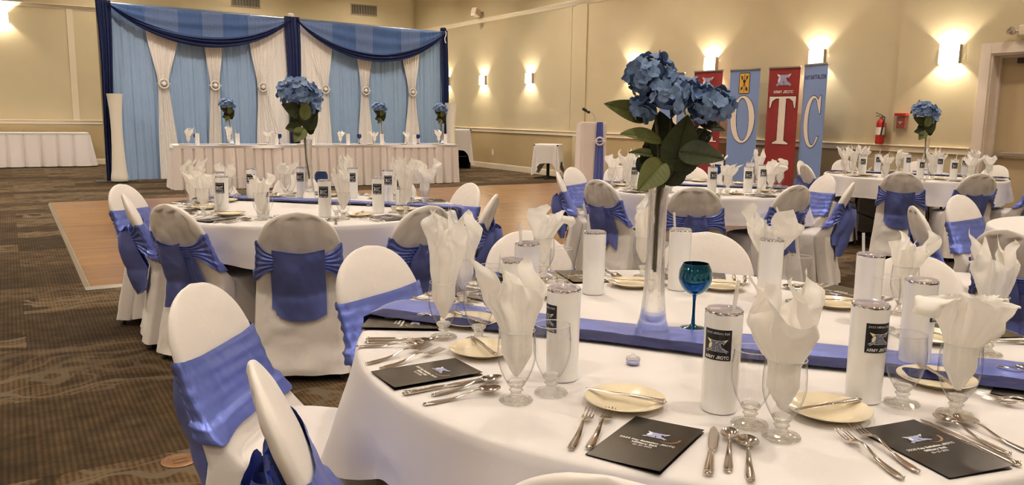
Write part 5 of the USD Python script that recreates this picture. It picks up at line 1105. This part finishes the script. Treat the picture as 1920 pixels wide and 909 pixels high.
FS = [ # the front table: seat angle, name, measured places
 (218, 'six o\'clock', dict(tumbler=(1.168, 1.056), lab=-0.28, tk=0, wg=(1.158, 0.968), ng=(1.162, 0.898), nk=1, nrot=0.6, plate=(1.021, 1.171), brot=rot2((1.066, 1.091), (0.964, 1.261)), program=(0.927, 1.000, rot2((0.8255, 0.956), (1.0175, 1.045))),
    f1=mid((.776, 1.031), (.948, 1.183)), f2=mid((.804, 1.018), (.982, 1.163)), knife=mid((.924, .849), (1.083, .988)), s1=mid((.966, .845), (1.090, .955)), s2=mid((.968, .799), (1.095, .920)))),
 (252, 'five o\'clock', dict(tumbler=(1.475, 0.943), lab=0.62, tk=1, wg=(1.521, 0.885), ng=(1.554, 0.793), nk=6, nrot=2.6, plate=(1.338, 0.927), brot=rot2((1.419, .912), (1.253, .940)), program=(1.353, 0.727, rot2((1.327, 0.624), (1.379, 0.829))),
    f1=mid((1.186, .673), (1.272, .858)), f2=mid((1.231, .669), (1.319, .866)), knife=mid((1.411, .607), (1.463, .807)), s1=mid((1.448, .643), (1.499, .800)), s2=mid((1.486, .628), (1.530, .770)))),
 (184, 'seven o\'clock', dict(tumbler=(1.005, 1.368), lab=-1.15, tk=1, wg=(0.928, 1.300), ng=(0.840, 1.300), nk=4, nrot=2.4, plate=(0.946, 1.617), brot=rot2((.939, 1.531), (.966, 1.693)), program=(0.758, 1.545, rot2((0.652, 1.546), (0.863, 1.541))),
    f1=mid((.657, 1.669), (.860, 1.719)), f2=mid((.672, 1.620), (.870, 1.675)), knife=mid((.655, 1.443), (.865, 1.443)), s1=mid((.705, 1.408), (.878, 1.423)), s2=mid((.671, 1.369), (.837, 1.364)))),
 (148, 'nine o\'clock', dict(tumbler=(1.090, 1.712), lab=-1.2, tk=1, wg=(0.99, 1.715), ng=(0.925, 1.785), nk=0, nrot=1.0, plate=(1.051, 1.873), program=(0.893, 1.965, rot2((0.812, 2.02), (0.975, 1.915))))),
 (113, 'ten o\'clock', dict(tumbler=(1.275, 1.924), tk=2, wg=(1.146, 1.919), ng=(1.135, 2.064), nk=4, nrot=2.5)),
 (76, 'eleven o\'clock', dict(tumbler=(1.602, 2.019), tk=0, wg=(1.510, 2.075), ng=(1.595, 2.301), nk=2, nrot=0.2, plate=(1.795, 2.047), brot=rot2((1.818, 1.991), (1.714, 2.108)))),
 (42, 'twelve o\'clock', dict(tumbler=(1.900, 1.930), tk=0, ng=(1.931, 2.144), nk=4, nrot=0.5, plate=(2.037, 1.868), brot=rot2((2.073, 1.748), (1.971, 1.879)))),
 (8, 'one o\'clock', dict(tumbler=(2.012, 1.640), tk=2, ng=(2.062, 1.690), nk=1, nrot=2.0, plate=(2.165, 1.504), wg=(2.10, 1.60))),
 (-28, 'three o\'clock', dict(tumbler=(2.036, 1.315), tk=2, wg=(2.045, 1.268), ng=(2.251, 1.337), nk=5, nrot=4.0)),
 (-68, 'four o\'clock', dict(tumbler=(1.812, 1.034), tk=1, lab=1.5, wg=(1.93, 0.98), ng=(2.049, 0.984), nk=4, nrot=1.2, plate=(1.717, 0.925)))]
for k, (a, nm, ov) in enumerate(FS): setting('front', D(a), nm, 200 + k, ov)
def around(key, a0, n, seed, tweak={}):
    for k in range(n):
        a = D(a0) + 2 * PI * k / n; setting(key, a, clock_of(key, a) + " o'clock", seed + k, tweak.get(k, {}))
around('left', 248, 10, 300)
around('right', 227, 10, 400)
around('far', 206, 10, 500)
TEAL.put((1.561, 1.521, CLOTH + 0.004), 0, 'metallic teal stemmed goblet on the runner of the front table', 'blue stemmed goblets')
NAVYG.put((1.765, 5.20, CLOTH + 0.004), 0, 'dark blue stemmed goblet beside the vase of the left middle table', 'blue stemmed goblets')
NAVYG.put((5.20, 4.88, CLOTH + 0.004), 0, 'dark blue stemmed goblet on the right middle table below the bouquet leaves', 'blue stemmed goblets')
def jar(loc, label):
    t = thing('candle_jar', label, 'jar', loc, 0, 'little clear jars')
    obj('cup', lathe([(0, 0), (0.0150, 0), (0.0165, 0.002), (0.0165, 0.012), (0.0145, 0.012), (0.0145, 0.003), (0, 0.003)], 28), 'thin_glass', t, smooth=35)
    obj('lid', lathe([(0, 0.0122), (0.0172, 0.0122), (0.0175, 0.014), (0.0165, 0.017), (0.008, 0.019), (0.005, 0.021), (0.0055, 0.024), (0.003, 0.026), (0, 0.026)], 28), 'thin_glass', t, smooth=35)
    obj('contents', lathe([(0, 0.0032), (0.0143, 0.0032), (0.0143, 0.007), (0, 0.007)], 20), 'ink_lilac', t)
jar((1.210, 1.365, CLOTH), 'tiny clear lidded jar before the runner of the front table')
jar((1.90, 4.70, CLOTH), 'tiny clear lidded jar on the left middle table')
# striped bundle on the table at the right edge
t = thing('striped_bundle', 'white domed cloth bundle with red, white and dark blue striped bands at the right edge', 'cloth bundle', (4.60, 1.86, CLOTH), toward((4.60, 1.86)))
def dome(rx, ry, h, z0, z1, n=48):
    a = np.arange(n) / n * 2 * PI; rows = []
    for z in np.linspace(z0, z1, 10):
        q = math.sqrt(max(0.0, 1 - (z / h) ** 2)) if z < h else 0.0; rows.append(np.stack([rx * q * np.cos(a), ry * q * np.sin(a), np.full(n, z)], -1))
    return grid(np.array(rows), True)
obj('dome', dome(0.20, 0.16, 0.115, 0.0, 0.115), 'napkin_cloth', t, smooth=True)
for z0, z1, mt in ((0.0, 0.018, 'flag_blue'), (0.022, 0.028, 'banner_letter'), (0.032, 0.052, 'flag_red'), (0.056, 0.060, 'banner_letter')): obj('stripe_band', dome(0.207, 0.167, 0.119, z0, z1), mt, t, smooth=True)

# ------------------------------------------------------------------ on the head table
t = thing('table_runner', 'blue satin runner along the head table', 'table runner', (0, 0, 0), 0, 'blue satin table runners')
s = np.linspace(0.1, HL - 0.1, 160)[:, None]; v = np.linspace(0, 1, 8)[None, :]
q = HA[None, None, :] + HD * s[..., None] + HN * (0.22 + 0.20 * v + 0.015 * np.sin(s * 5))[..., None]
obj('runner_cloth', grid(np.concatenate([q, (HZ + 0.003 + 0.007 * (fb(np.stack([s * 7 + 0 * v, 3 * v + 0 * s, 0 * s * v], -1), 1, 3) + 0.4))[..., None]], -1)), 'satin', t, smooth=True)
names = ['first', 'second', 'third', 'fourth', 'fifth', 'sixth', 'seventh', 'eighth']
for k, nm in enumerate(names):
    s0 = 0.22 + k * 0.665; w = 'at the %s place from the left on the head table' % nm
    p = hpt(s0 + 0.16, 0.16); TUMBLER[(0, 0, 1, 0, 1, 0, 0, 1)[k]].put((p[0], p[1], HZ + 0.001), toward(p) + 2.6, 'white tumbler ' + w, GR['tumbler'])
    p = hpt(s0 + 0.02, 0.18); GOBLET.put((p[0], p[1], HZ + 0.001), 0.3 * k, 'clear goblet holding a napkin ' + w, GR['goblet']); NAPKIN[(4, 0, 3, 1, 2, 3, 5, 4)[k]].put((p[0], p[1], HZ + 0.0015), 1.3 * k, 'white napkin in a goblet ' + w, GR['napkin'])
    p = hpt(s0 - 0.08, 0.12); PLATE.put((p[0], p[1], HZ + 0.001), 0, 'cream bread plate ' + w, GR['plate'])
for k, x in enumerate((0.38, 1.80, 3.30, 4.50)):
    p = hpt(x, 0.30); NAVYG.put((p[0], p[1], HZ + 0.009), 0, 'dark blue stemmed goblet, %s from the left on the head table' % names[k], 'blue stemmed goblets')
for k, x in enumerate((0.97, 2.42, 3.78, 5.05)):
    p = hpt(x, 0.34); small_flowers(p[0], p[1], HZ + 0.009, ('leftmost on the head table', 'second from the left on the head table', 'third from the left on the head table', 'rightmost on the head table')[k])
